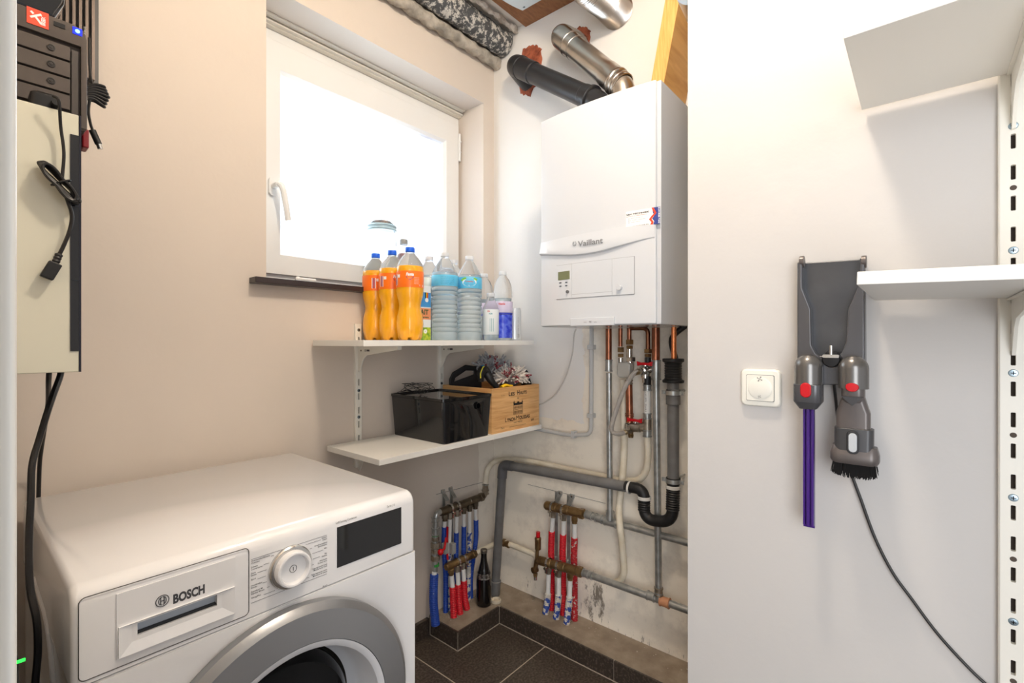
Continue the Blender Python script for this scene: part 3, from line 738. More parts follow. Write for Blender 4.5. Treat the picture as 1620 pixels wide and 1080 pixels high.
def soda(x, y, label, turn):
    z = ZS1; t = thing('soda_bottle', label, 'bottle', (x, y, z), 'orange soda bottles on the upper shelf')
    o = (x, y, z); a = facing(x, y)
    body = [(0, .004), (.020, .003), (.034, .001), (.0395, .010), (.0435, .035), (.0445, .055), (.0425, .080), (.037, .102), (.0355, .115), (.038, .130), (.0435, .150), (.0450, .165)]
    m = MB(); seg = 40; rows = []
    for r, h in body[1:]:
        rows.append([V((x + r*(1 - (.10*max(0, 1 - h/.03))*(1 if (k % 8) < 4 else -.2))*math.cos(2*PI*k/seg), y + r*math.cos(0)*(1 - (.10*max(0, 1 - h/.03))*(1 if (k % 8) < 4 else -.2))*math.sin(2*PI*k/seg), z + h + (.010 if (h < .0015 and (k % 8) in (1, 2)) else 0))) for k in range(seg)])
    for r, h in [(.0450, .232), (.0445, .240), (.043, .246)]:
        rows.append([V((x + r*math.cos(2*PI*k/seg), y + r*math.sin(2*PI*k/seg), z + h)) for k in range(seg)])
    m.rings(rows); m.build('soda', FANTA, t, ang=50)
    m = MB(); m.lathe([(.0436, .246), (.041, .256), (.030, .273), (.019, .286), (.0135, .294), (.0135, .300), (0, .300)], o, seg=36); m.build('neck', PET, t)
    m = MB(); m.lathe([(.0456, .174), (.0459, .176), (.0459, .226), (.0456, .228)], o, seg=48); lb_ = m.build('paper_label', LABO, t)
    m = MB(); m.lathe([(.0155, .295), (.0158, .297), (.0158, .309), (.0148, .311), (0, .3112)], o, seg=28); m.build('cap', CAPB, t)
    # lettering and barcode
    m = MB(); f = cylmap((x, y), .0464, z + .2115, a + turn); m.text('Fanta', f, .0095, .026, .05, 'CENTER', font_shear=.2)
    f2 = cylmap((x, y), .0463, z + .180, a + turn + .62)
    for k in range(5): m.text('ingredients water sugar'[:18 - k*2], cylmap((x, y), .0463, z + .205 - k*.005, a + turn + .30), .0022, .018)
    for (u0, u1, v0, v1) in ((-.062, -.048, .003, .040), (-.046, -.036, .028, .038), (.034, .052, .0, .006)):
        g = [(u0, v0), (u1, v0), (u1, v1), (u0, v1)]; m.face([m.bm.verts.new(cylmap((x, y), .0462, z + .178, a + turn)(p, q)) for p, q in g])
    m.build('white_lettering', TEXTW, lb_)
    m = MB(); f = cylmap((x, y), .0462, z + .203, a + turn)
    g = [(-.013, .007), (.013, .007), (.010, .001), (0, -.006), (-.010, .001)]; m.face([m.bm.verts.new(f(p, q)) for p, q in g])
    f = cylmap((x, y), .0465, z + .182, a + turn)
    for k in range(9): m.face([m.bm.verts.new(f(p, q)) for p, q in ((-.060 , .002 + k*.0038), (-.051, .002 + k*.0038), (-.051, .0038 + k*.0038), (-.060, .0038 + k*.0038))])
    m.build('blue_emblem', mat('emblem_blue', (44, 44, 140), .4), lb_)
soda(1.015, 1.310, 'orange soda bottle with blue cap, nearest of the three and beside the water bottles', .0)
soda(1.010, 1.402, 'middle one of the three orange soda bottles', .35)
soda(1.005, 1.494, 'orange soda bottle farthest left, nearest the window wall, barcode showing', 1.05)

# milk carton
t = thing('milk_carton', 'milk carton with green meadow picture standing between soda and water bottles', 'carton', (1.103, 1.376, ZS1))
M_ = (1.073, 1.133, 1.342, 1.410)
MB().box(*M_, ZS1, ZS1 + .194).build('carton', mat('carton_white', (236, 240, 240), .45), t, bevel=.0015)
f = flat((1.073, 1.3415, ZS1), X_, Z_)
def quad(m, f, u0, u1, v0, v1): m.face([m.bm.verts.new(f(a, b)) for a, b in ((u0, v0), (u1, v0), (u1, v1), (u0, v1))])
def panels(xs, m_face):
    pass
for nm, mt, v0, v1 in (('green_meadow', mat('meadow_green', (104, 158, 30), .5, c2=(196, 206, 60), nscale=60, soft=.1), .0005, .046), ('blue_field', mat('carton_blue', (70, 150, 214), .5), .118, .170), ('orange_band', mat('carton_orange', (232, 150, 104), .5), .074, .114)):
    m = MB(); quad(m, f, .0015, .0585, v0, v1); fx2 = flat((1.0725, 1.409, ZS1), -Y_, Z_); quad(m, fx2, .0015, .066, v0, v1); m.build(nm, mt, t)
m = MB(); f = flat((1.073, 1.3412, ZS1), X_, Z_); m.text('LAIT', flat((1.075, 1.3411, ZS1 + .092), X_, Z_), .017, .046, .04); m.text('demi ecreme', flat((1.076, 1.3411, ZS1 + .079), X_, Z_), .007, .046, .03)
m.build('lettering', mat('carton_dark_green', (70, 88, 50), .5), t)
m = MB()
for k in range(7):
    a = 2*PI*k/7; m.prism([(.005*math.cos(a+q)*1 + .0035*math.cos(2*PI*j/8) + .034, .032 + .005*math.sin(a+q) + .0035*math.sin(2*PI*j/8)) for q in (0,) for j in range(8)], (1.073, 1.3412, ZS1), X_, Z_, -Y_, 0, .0001 + k*.00002)
m.build('daisy', TEXTW, t)
m = MB()
for k, cc in enumerate(((20, 20, 20), (240, 200, 40), (210, 40, 40))):
    q = MB(); quad(q, flat((1.106 + k*.0045, 1.3408, ZS1 + .150), X_, Z_), 0, .0045, 0, .020); q.build('flag_stripe', mat('stripe%d' % k, cc, .5), t)
m.bm.free()
q = MB(); q.prism([(.0075*math.cos(2*PI*k/18), .0075*math.sin(2*PI*k/18)) for k in range(18)], (1.113, 1.3410, ZS1 + .143), X_, Z_, -Y_, 0, .0004); q.build('round_seal', TEXTW, t)

LABB = mat('blue_water_label', (60, 176, 226), .3, c2=(120, 206, 236), nscale=20, soft=.2)
def water(x, y, h, r, label, kind, group='water bottles on the upper shelf', turn=0, z=None):
    z = ZS1 if z is None else z; t = thing('water_bottle', label, 'bottle', (x, y, z), group); o = (x, y, z); a = facing(x, y) + turn
    k = h/.315; m = MB(); P = [(0, .004), (r*.7, .002), (r*.92, .001), (r, .012)]
    if kind == 'tall':      # ribbed big bottle with long shoulders
        zz = .018
        while zz < .185:
            P += [(r, zz), (r, zz + .009), (r*.93, zz + .0125)]; zz += .016
        P += [(r*1.0, .19), (r, .232), (r*.985, .236)]; sh = [(r*.94, .243), (r*.80, .258), (r*.56, .277), (r*.36, .292), (.0135, .298), (.0135, .306)]
    elif kind == 'wave':
        zz = .02
        while zz < .19:
            P += [(r*(.94 + .06*math.sin(zz*200)), zz)]; zz += .005
        sh = [(r, .20), (r*.99, .222), (r*.90, .250), (r*.68, .275), (r*.40, .292), (.0135, .298), (.0135, .305)]
    else:
        P += [(r, .03), (r*.93, .05), (r, .07), (r, .17), (r*.95, .18), (r, .19)]; sh = [(r*.97, .205), (r*.8, .235), (r*.5, .270), (.0135, .290), (.0135, .303)]
    kk = lambda L_: [(a_, b_*k) for a_, b_ in L_]
    lvl = P[-1][1] + .02*k
    m.lathe(kk(P) + [(P[-1][0]*.96, P[-1][1]*k + .006), (0, P[-1][1]*k + .006)], o, seg=36); m.build('water', WATER, t, ang=60)
    m = MB(); m.lathe(kk([(P[-1][0], P[-1][1] + .0003)] + sh) + [(0, sh[-1][1]*k)], o, seg=36); m.build('shoulder', PET, t)
    m = MB(); m.lathe([(.0152, h - .0145), (.0155, h - .013), (.0155, h - .002), (.0145, h), (0, h)], o, seg=24); m.build('cap', CAPW, t)
    return t, a, k
def wlabel(t, x, y, z0, z1, r, m_, name='paper_label'):
    m = MB(); m.lathe([(r, z0), (r + .0004, z0 + .001), (r + .0004, z1 - .001), (r, z1)], (x, y, ZS1), seg=40); return m.build(name, m_, t)
t, a, k = water(1.176, 1.316, .316, .048, 'large ribbed water bottle with plain light blue label, front of the water bottles', 'tall')
lb_ = wlabel(t, 1.176, 1.316, .193, .232, .0482, LABB)
m = MB()
for q in range(5): m.text('EAU DE SOURCE  BRONWATER'[q:q+16], cylmap((1.176, 1.316), .0489, ZS1 + .222 - q*.006, a - .3), .0028, .05)
m.build('small_print', mat('print_teal', (60, 130, 170), .5), lb_)
t, a, k = water(1.272, 1.287, .314, .0465, 'large ribbed water bottle whose blue label shows green leaves, right of the plain-labelled one', 'tall')
lb_ = wlabel(t, 1.272, 1.287, .190, .232, .0467, LABB)
def oval(m, f, cu, cv, a_, b_, n=20): m.face([m.bm.verts.new(f(cu + a_*math.cos(2*PI*q/n), cv + b_*math.sin(2*PI*q/n))) for q in range(n)])
m = MB(); f = cylmap((1.272, 1.287), .0474, ZS1 + .212, a); oval(m, f, 0, 0, .027, .0155); m.build('oval_field', TEXTW, lb_)
m = MB(); f = cylmap((1.272, 1.287), .0477, ZS1 + .212, a)
for cu, cv, s_ in ((-.022, .012, 1), (-.028, .008, 1), (-.016, .014, 1), (.020, .013, 1), (.026, .010, 1)): oval(m, f, cu, cv, .0052, .0038, 7)
m.build('leaf_print', mat('leaf_green', (130, 196, 70), .5), lb_)
m = MB(); m.text('Cristaline', cylmap((1.272, 1.287), .0480, ZS1 + .212, a), .0055, .030, .02, 'CENTER'); m.build('red_name', mat('name_red', (206, 70, 70), .5), lb_)
m = MB()
for q in range(2): m.text('eau de source', cylmap((1.272, 1.287), .0480, ZS1 + .206 - q*.005, a), .0026, .026, 0, 'CENTER')
m.build('small_print', mat('print_teal', (60, 130, 170), .5), lb_)
t, a, k = water(1.190, 1.420, .316, .046, 'water bottle with blue label standing behind the milk carton', 'tall'); wlabel(t, 1.190, 1.420, .193, .232, .0462, mat('pale_label', (222, 232, 226), .4))
t, a, k = water(1.303, 1.405, .316, .046, 'water bottle mostly hidden behind the two large ribbed ones', 'tall'); wlabel(t, 1.303, 1.405, .193, .232, .0462, LABB)
LABP = mat('pale_lilac_label', (214, 204, 226), .4); NAVY = mat('navy_band', (52, 62, 176), .4)
t, a, k = water(1.430, 1.362, .272, .038, 'wavy water bottle with lilac label behind the small half-litre bottle', 'wave')
wlabel(t, 1.430, 1.362, .108, .150, .0384, LABP); wlabel(t, 1.430, 1.362, .100, .107, .0384, NAVY, 'navy_band')
t, a, k = water(1.449, 1.277, .275, .0385, 'wavy water bottle with lilac and deep blue label, rightmost of the bottles', 'wave')
lb_ = wlabel(t, 1.449, 1.277, .110, .154, .0389, LABP); wlabel(t, 1.449, 1.277, .102, .109, .0389, NAVY, 'navy_band')
m = MB(); m.lathe([(.0386, .010), (.0390, .012), (.0384, .03), (.0390, .05), (.0384, .07), (.0390, .098), (.0386, .101)], (1.449, 1.277, ZS1), seg=40); m.build('blue_backing', mat('deep_blue_film', (44, 60, 200), .25, c2=(90, 110, 220), nscale=60, soft=.1), t)
m = MB(); m.text('Nestle', cylmap((1.449, 1.277), .0396, ZS1 + .140, a - .1), .008, .026, .03, 'CENTER'); m.build('red_name', mat('name_red', (206, 70, 70), .5), lb_)
t, a, k = water(1.362, 1.262, .182, .031, 'small half-litre water bottle with white label in front of the larger ones', 'small')
lb_ = wlabel(t, 1.362, 1.262, .022, .118, .0313, mat('white_film_label', (226, 232, 234), .4))
m = MB(); m.text('SPA', cylmap((1.362, 1.262), .0322, ZS1 + .108, a - .25), .005, .010, .03, 'CENTER'); m.build('red_name', mat('name_red', (206, 70, 70), .5), lb_)
m = MB(); m.text('NON', cylmap((1.362, 1.262), .0322, ZS1 + .098, a), .006, .013, .03, 'CENTER')
for q in range(10): m.text('|||', cylmap((1.362, 1.262), .0322, ZS1 + .035 + q*.005, a + .1), .003, .014, 0, 'CENTER')
m.build('teal_print', mat('teal_print', (40, 150, 160), .5), lb_)
# can
t = thing('drink_can', 'slim silvery white drink can at the right end of the bottles', 'can', (1.532, 1.285, ZS1))
m = MB(); m.lathe([(0, .002), (.022, 0), (.0265, .006), (.0265, .122), (.024, .130), (.0235, .134), (.0225, .134), (.022, .131), (0, .130)], (1.532, 1.285, ZS1), seg=36); m.build('can_body', mat('can_silver', (214, 218, 220), .3, .3), t)
m = MB(); a = facing(1.532, 1.285)
for q in range(4): m.text('|||||', cylmap((1.532, 1.285), .0268, ZS1 + .012 + q*.004, a + .5), .003, .008)
m.text('serving size 250 ml', (lambda u, v: cylmap((1.532, 1.285), .0268, ZS1 + .025, a + .62)(-v, u)), .003, .07)
m.build('small_print', INK, t)

# jar and bottle on the window sill
ZSILL = 1.388
jx, jy = 1.117, 1.618
t = thing('glass_jar', 'tall clear glass jar with dusty glass lid on the window sill behind the soda bottles', 'jar', (jx, jy, ZSILL))
GLASS = clear('jar_glass', (250, 254, 254), .0, 1.25)
m = MB(); m.lathe([(0, .006), (.05, .0), (.056, .008), (.057, .20), (.052, .222), (.051, .238), (.047, .238), (.048, .22), (.053, .198), (.052, .012), (0, .010)], (jx, jy, ZSILL), seg=40); m.build('jar_body', GLASS, t)
m = MB(); m.lathe([(.0, .2385), (.057, .2385), (.058, .243), (.056, .247), (.056, .252), (.058, .256), (.054, .262), (.0, .262)], (jx, jy, ZSILL), seg=40); m.build('lid', clear('lid_glass', (172, 190, 192), .15, 1.35, .4), t)
tag(MB().ball((jx + .0, jy, ZSILL + .2745), .012).lathe([(.042, 0), (.044, .006), (.036, .014), (.018, .018), (0, .018)], (jx, jy, ZSILL + .263)).build('potpourri_dish', mat('dried_petals', (146, 128, 118), .9, bump=1, bscale=120, c2=(112, 116, 118), nscale=60, soft=.1)), 'small heap of greyish dried petals on the jar lid', 'dried petals')
gx, gy = 1.213, 1.606
t = thing('seltzer_bottle', 'clear bottle with grey cap standing on the window sill behind the soda bottles', 'bottle', (gx, gy, ZSILL))
m = MB(); m.lathe([(0, .003), (.028, .0), (.031, .008), (.031, .12), (.028, .145), (.017, .178), (.0135, .190), (.0135, .202), (0, .202)], (gx, gy, ZSILL), seg=32); m.build('bottle_body', PET, t)
m = MB(); m.lathe([(.0155, .200), (.016, .202), (.016, .219), (.0150, .221), (0, .221)], (gx, gy, ZSILL), seg=28); m.build('cap', mat('grey_cap', (150, 150, 148), .4), t)
m = MB(); m.lathe([(.0290, .135), (.0252, .156), (.022, .163)], (gx, gy, ZSILL), seg=32); m.build('paper_label', mat('dark_label', (150, 120, 118), .4), t)

# ================================================================ LOWER SHELF
# black storage box, slightly flared, with lid
t = thing('storage_box', 'glossy black plastic storage box with lid and round finger hole on the lower shelf', 'box', (1.215, 1.385, ZS2))
bx0, bx1, by0, by1 = 1.105, 1.330, 1.240, 1.525
def flare(m, g0, g1, z0, z1, r=.012):
    def ring(g, z):
        return [V(((bx0+bx1)/2 + p[0], (by0+by1)/2 + p[1], z)) for p in rrect(bx1-bx0+2*g, by1-by0+2*min(g, .006), r)]
    m.rings([ring(g0, z0), ring(g1, z1)])
m = MB(); flare(m, 0, .010, ZS2, ZS2 + .146); BX = m.build('box_body', mat('smoked_black_plastic', (16, 17, 20), .08, coat=.4), t, bevel=.001)
hc = V((1.262, 1.236, ZS2 + .118)); cut(BX, MB().cyl(hc - Y_*.02, hc + Y_*.02, .0105, seg=28))
m = MB(); m.lathe([(.0105, .0), (.0118, -.001), (.0118, -.002), (.0100, -.002), (.0100, .004)], (1.262, 1.233, ZS2 + .118), Y_, 28); m.build('finger_hole', BLACKG, t)
m = MB(); g = .012
def lring(g, z, r=.012): return [V(((bx0+bx1)/2 + p[0], (by0+by1)/2 + p[1], z)) for p in rrect(bx1-bx0+2*g, by1-by0+2*min(g, .007), r)]
m.rings([lring(.011, ZS2 + .1465), lring(.0125, ZS2 + .1465), lring(.0125, ZS2 + .156), lring(.009, ZS2 + .156), lring(.002, ZS2 + .150)])
m.build('lid', mat('smoked_black_plastic', (16, 17, 20), .08), t)

# wire tangle on and behind the black box
def tangle(c, rx, ry, rz, n, r, seedv):
    rnd = random.Random(seedv); m = MB(); P = []
    for k in range(n):
        a = k*.9 + rnd.uniform(-.4, .4); s_ = rnd.uniform(.55, 1)
        P.append(V((c[0] + rx*math.cos(a)*s_, c[1] + ry*math.sin(a*1.3)*s_, c[2] + rz*(.5 + .5*math.sin(a*.7 + rnd.uniform(-.5, .5))))))
    m.tube(smooth_path(P, 5), r, 6); return m
m = MB()
tg = tangle((1.165, 1.465, ZS2 + .157), .065, .05, .035, 60, .0009, 5)
tag(tg.build('wire_tangle', mat('black_wire', (20, 20, 22), .5)), 'tangle of thin black wire lying on the black storage box', 'wire')

# wine case
t = thing('wine_case', 'open pine wine case printed with a chateau drawing, on the lower shelf', 'wooden box', (1.486, 1.385, ZS2))
PINE = woodmat('pine', (230, 184, 126), (206, 152, 94), (1.2, 1, 16)); wx0, wx1, wy0, wy1, wz = 1.346, 1.640, 1.240, 1.520, .172
m = MB(); m.box(wx0, wx1, wy0, wy0 + .011, ZS2, ZS2 + wz); fpn = m.build('front_board', PINE, t, bevel=.0008)
m = MB(); m.box(wx0, wx1, wy1 - .011, wy1, ZS2, ZS2 + wz); m.build('back_board', PINE, t, bevel=.0008)
m = MB(); m.box(wx0, wx0 + .009, wy0 + .011, wy1 - .011, ZS2, ZS2 + wz); m.build('side_board', PINE, t, bevel=.0008)
m = MB(); m.box(wx1 - .009, wx1, wy0 + .011, wy1 - .011, ZS2, ZS2 + wz); m.build('side_board', PINE, t, bevel=.0008)
m = MB(); m.box(wx0 + .009, wx1 - .009, wy0 + .011, wy1 - .011, ZS2, ZS2 + .008); m.build('bottom_board', PINE, t)
cx = 1.500
def wf(u0, v0): return flat((cx + u0, wy0 - .0006, ZS2 + v0), X_, Z_)
m = MB()
m.text('L', wf(-.058, .137), .0175, .012, .02); m.text('ES', wf(-.044, .137), .013, .022, .03); m.text('H', wf(-.006, .138), .0175, .015, .02); m.text('AUTS', wf(.011, .138), .013, .044, .03)
m.text('DE', wf(0, .121), .0065, .011, 0, 'CENTER')
m.text('L', wf(-.080, .037), .0175, .010); m.text('YNCH-', wf(-.068, .037), .013, .052, .03); m.text('M', wf(-.012, .038), .0175, .017); m.text('OUSSAS', wf(.007, .038), .013, .068, .03)
m.text('HAUT-MEDOC', wf(0, .026), .006, .055, 0, 'CENTER'); m.text('2009', wf(.082, .022), .009, .022); m.text('MIS EN BOUTEILLE AU CHATEAU', wf(-.002, .013), .003, .105, 0, 'CENTER')
m.text('12 x 75cl', wf(-.103, .140), .004, .020); m.text('75cl', wf(-.106, .012), .007, .020)
def rr(u0, u1, v0, v1): quad(m, wf(0, 0), u0, u1, v0, v1)
# engraved chateau
rr(-.029, -.0275, .060, .098); rr(.0275, .029, .060, .098); rr(-.029, .029, .060, .0612); rr(-.029, .029, .079, .0802); rr(-.029, .029, .097, .0985)
for k in range(8): rr(-.0245 + k*.0067, -.0215 + k*.0067, .083, .093); rr(-.0245 + k*.0067, -.0215 + k*.0067, .063, .075)
m.face([m.bm.verts.new(wf(0, 0)(a, b)) for a, b in ((-.030, .0985), (.030, .0985), (.027, .106), (-.027, .106))])
for s_ in (-1, 1): m.face([m.bm.verts.new(wf(0, 0)(s_*a, b)) for a, b in ((.021, .104), (.031, .104), (.026, .117))])
m.face([m.bm.verts.new(wf(0, 0)(a, b)) for a, b in ((-.008, .105), (.008, .105), (.005, .111), (-.005, .111))])
m.build('branded_print', INKB, fpn)

# things sticking out of the wine case
ZT = ZS2 + wz
# black tote / dustpan handle
m = MB(); org = V((1.425, 1.465, ZT - .06)); ud = V((.90, -.30, .10)).normalized()
P = [(-.075, 0), (-.075, .092), (-.060, .118), (.0, .142), (.055, .128), (.075, .105), (.075, 0)]
m.prism(P, org, ud, Z_, V((.3, .9, 0)).normalized(), -.006, .006)
tote = m.build('dustpan', BLACKR, bevel=.003)
cm_ = MB(); cm_.prism([(-.055, .078), (-.050, .094), (.0, .118), (.040, .112), (.040, .096)], org, ud, Z_, V((.3, .9, 0)).normalized(), -.03, .03)
cut(tote, cm_); tag(tote, 'black plastic dustpan with slotted handle upright in the wine case', 'dustpan')
# hand brush with bent black grip
t = thing('hand_brush', 'black hand tool with bent grip and blue and yellow tip in the wine case', 'brush', (1.41, 1.35, ZT - .02))
a = V((1.386, 1.33, ZT + .066)); b = V((1.44, 1.30, ZT - .005))
m = MB(); m.tube(smooth_path([a + V((-.008, 0, -.045)), a + V((-.010, 0, -.015)), a + V((.004, 0, 0)), a + V((.022, 0, -.008)), a.lerp(b, .6), b]), lambda i, n: .011 + .009*math.sin(PI*min(1, i/(n-1)*1.1)), 12); m.build('grip', BLACKR, t)
m = MB(); m.ball(a + V((.004, 0, .008)), .0135); m.build('blue_tip', mat('tip_blue', (50, 120, 170), .5), t)
m = MB(); m.tube(smooth_path([a + V((-.020, -.01, -.030)), a + V((-.0215, -.012, -.01)), a + V((-.012, -.014, .010)), a + V((-.002, -.012, .016))]), .0022, 6); m.build('yellow_edge', mat('edge_yellow', (226, 214, 60), .5), t)
# yellow cloth
m = MB(); p0 = V((1.425, 1.262, ZT + .000)); P = []
m.tube(smooth_path([p0, p0 + V((.02, -.002, .006)), p0 + V((.045, 0, .002)), p0 + V((.065, 0, .0))]), lambda i, n: .0075 - .003*i/n, 8)
tag(m.build('yellow_scraper', mat('bright_yellow', (250, 200, 30), .5)), 'bright yellow plastic tool lying on the wine case rim', 'scraper')
# mop pads made of chenille fingers
def mop(c, R_, n, label, mats, seedv, sq=.75):
    rnd = random.Random(seedv); t = thing('mop_pad', label, 'mop head', c, 'chenille mop pads in the wine case')
    base = MB(); base.ball(c, R_*.62, 14, .8); base.build('pad', mat('mop_base_grey', (120, 112, 110), .9), t)
    ms = [MB() for _ in mats]
    for k in range(n):
        ph = rnd.uniform(0, 2*PI); ct = rnd.uniform(-.1, 1); st_ = math.sqrt(1-ct*ct)
        d = V((st_*math.cos(ph), st_*math.sin(ph), ct*sq)); c0 = V(c) + d*R_*.5
        e = d + V((rnd.uniform(-.5, .5), rnd.uniform(-.5, .5), rnd.uniform(-.5, .4)))
        ln_ = R_*rnd.uniform(.55, .95)
        sect = int((ph + .6)/(2*PI)*5) % 5
        i = 1 if (sect in (1, 3) and rnd.random() < .34) or rnd.random() < .04 else 0
        ms[i].tube(smooth_path([c0, c0 + d*ln_*.5, c0 + (d*.5 + e*.5)*ln_], 3), lambda i_, n_: .0040*(1 if i_ < n_-1 else .6), 6)
    for mb_, (nm, mt) in zip(ms, mats):
        o = mb_.build(nm, mt, t); o['kind'] = 'stuff'
GF = ('pale_fingers', mat('mop_pale', (226, 218, 208), .9, c2=(196, 188, 180), nscale=60, soft=.1)); RF = ('red_fingers', mat('mop_red', (134, 36, 48), .9, c2=(200, 180, 176), nscale=150, soft=.05, thr=.55))
GF2 = ('grey_fingers', mat('mop_grey', (186, 186, 188), .9, c2=(150, 152, 156), nscale=60, soft=.1))
mop((1.545, 1.312, ZT + .022), .060, 260, 'cream and red chenille mop pad nearest the front of the wine case', [GF, RF], 11)
mop((1.530, 1.412, ZT + .060), .064, 260, 'grey and dark red chenille mop pad at the back of the wine case', [GF2, RF], 12)
# clear plastic holders
for (x, y, lb_) in ((1.612, 1.42, 'smoky clear plastic holder in the wine case, nearer the mops'), (1.618, 1.30, 'smoky clear plastic holder in the wine case at its right end')):
    t = thing('plastic_holder', lb_, 'plastic holder', (x, y, ZT - .01), 'smoky clear holders in the wine case')
    Rm = Matrix.Rotation(math.radians(-25), 3, 'Y'); c = V((x, y, ZT + .02)); u = Rm @ V((0, 1, 0)); v = Rm @ V((0, 0, 1)); nn = Rm @ V((1, 0, 0))
    Q = rrect(.055, .085, .008); m = MB(); m.prism(Q, c, u, v, nn, -.001, .001); m.build('panel', mat('smoky_clear', (120, 124, 130), .1, trans=.9, ior=1.1), t)
    m = MB(); m.tube([c + u*a_ + v*b_ for a_, b_ in Q + Q[:1]], .0018, 6); m.build('rim', mat('dark_rim', (60, 62, 66), .3), t)

# ================================================================ CEILING: board, glass panel lamp, old pipes, ducts
WOODC = woodmat('ceiling_plywood', (150, 98, 58), (126, 80, 46), (4, 14, 1)); 
t = thing('ceiling_hatch', 'brown ceiling board with square white glass panel in the corner above the boiler', 'ceiling board', (1.40, 1.06, 2.60))
MB().box(1.02, XW - .001, .70, 1.352, 2.602, H).build('board', WOODC, t, bevel=.001)
m = MB(); n = 12
x0, x1, y0, y1 = 1.16, 1.585, .86, 1.285
out = []
for k in range(n): out.append((x0 + (x1-x0)*k/n, y1 - .0))
for k in range(n): out.append((x1 - .035*math.sin(PI*k/n)*0 , y1 - (y1-y0)*k/n))
for k in range(n): out.append((x1 - (x1-x0)*k/n, y0))
for k in range(n): out.append((x0, y0 + (y1-y0)*k/n))
def zc(x, y): return 2.592 - .030*max(0, 1 - ((x-(x0+x1)/2)/((x1-x0)/2))**2)*1.0
m.rings([[V((x, y, 2.601)) for x, y in out], [V((x, y, zc(x, y) + .003)) for x, y in out], [V((x, y, zc(x, y))) for x, y in out]], False)
rows = []
for j in range(n+1):
    y = y0 + (y1-y0)*j/n; rows.append([V((x0 + (x1-x0)*k/n, y, zc(x0 + (x1-x0)*k/n, y))) for k in range(n+1)])
m.rings(rows, False, False)
m.build('glass_panel', mat('opal_glass', (222, 236, 240), .2, coat=.5), t, label='curved white opal glass panel')
m = MB(); m.cyl((1.565, 1.262, 2.594), (1.565, 1.262, 2.586), .005); m.build('screw', mat('blue_grey_screw', (90, 110, 120), .4), t)

OLD = mat('flaking_old_pipe', (78, 80, 82), .7, bump=.8, bscale=60, c2=(206, 202, 194), nscale=45, thr=.53, soft=.03)
for n_ in OLD.node_tree.nodes:
    if n_.type == 'TEX_NOISE': n_.inputs['Detail'].default_value = 12; n_.inputs['Roughness'].default_value = .72
ROPE = mat('rough_lagging', (190, 182, 170), .9, bump=1.0, bscale=60, c2=(150, 144, 134), nscale=26, soft=.12)
rnd = random.Random(4)
def noisy(p, q, r, amp, seg=20, n=60, seedv=1, twist=False):
    rr_ = random.Random(seedv); rows = []; p, q = V(p), V(q); d = (q-p).normalized(); x, y = frame_of(d)
    ph = [rr_.uniform(0, 6.28) for _ in range(8)]
    for i in range(n+1):
        c = p.lerp(q, i/n); row = []
        for k in range(seg):
            a = 2*PI*k/seg
            rad = r + amp*(math.sin(3*a + i*.5 + ph[0]) + math.sin(5*a - i*.9 + ph[1]) + .7*math.sin(2*a + i*.23 + ph[2]) + rr_.uniform(-.6, .6))/2.2
            if twist: rad += amp*1.2*math.sin(2*a + i*.55)
            row.append(c + x*(rad*math.cos(a)) + y*(rad*math.sin(a)))
        rows.append(row)
    return MB().rings(rows)
tag(noisy((.90, 1.470, 2.563), (XW - .012, 1.470, 2.563), .053, .0022, 24, 90, 2).build('old_pipe', OLD, ang=60), 'thick old pipe with flaking dark and white paint along the ceiling corner', 'pipe')
tag(noisy((.90, 1.516, 2.494), (XW - .003, 1.516, 2.494), .024, .003, 16, 110, 5, True).build('lagged_pipe', ROPE, ang=60), 'rough rope-like plaster lagging running beneath the flaking ceiling pipe', 'pipe')
tag(noisy((.90, 1.404, 2.606), (XW - .003, 1.402, 2.603), .010, .004, 14, 100, 9, True).build('plaster_filler', mat('painted_filler', (216, 208, 198), .9, c2=(170, 160, 148), nscale=30, soft=.1), ang=60), 'ragged plaster filler between the flaking pipe and the ceiling', 'plaster')

BLUE_ = None
BPIPE = mat('black_flue_plastic', (36, 36, 38), .33); SPIPE = mat('brushed_flue_steel', (198, 190, 180), .26, 1, c2=(176, 168, 158), nscale=6, soft=.2)
# black flue: off the boiler top, rising to an elbow into the wall
t = thing('flue_pipe', 'black plastic air pipe rising from the boiler top into the broken brick hole', 'flue pipe', (1.55, .89, 1.97), 'air and flue pipes above the boiler')
a = onx(1.545, 948, 162); b = onx(1.595, 824, 107)
d = (b-a).normalized()
low0 = V((a.x, a.y - .02, BZ1 - .004))
m = MB(); m.tube(elbow_path([low0, low0 + Z_*.06 + V((0, .0, 0)), a + d*.0, a + d*.07], .05), .0400, 28); m.build('boiler_elbow', BPIPE, t)
m = MB(); m.tube([a + d*.03, b], .0400, 28); m.build('run', BPIPE, t)
m = MB()
m.lathe([(.0405, 0), (.0465, .002), (.0485, .004), (.0485, .013), (.0465, .015), (.0430, .017), (.0425, .050), (.0405, .053)], a + d*.035, d, 32)
m.build('socket', BPIPE, t, ang=25)
h_ = B(838, 138, 0)
m = MB(); m.lathe([(.0405, -.10), (.0440, -.095), (.0440, -.008), (.0470, -.006), (.0470, .004), (.0440, .006)], b, d, 32)
e = b + d*.04; wallp = V((XW + .01, e.y + .0, e.z - .035))
m.tube(elbow_path([b, e, V((XW - .02, e.y + .005, e.z - .02)), wallp], .07, 8), .0440, 28)
m.build('wall_elbow', BPIPE, t, ang=25)
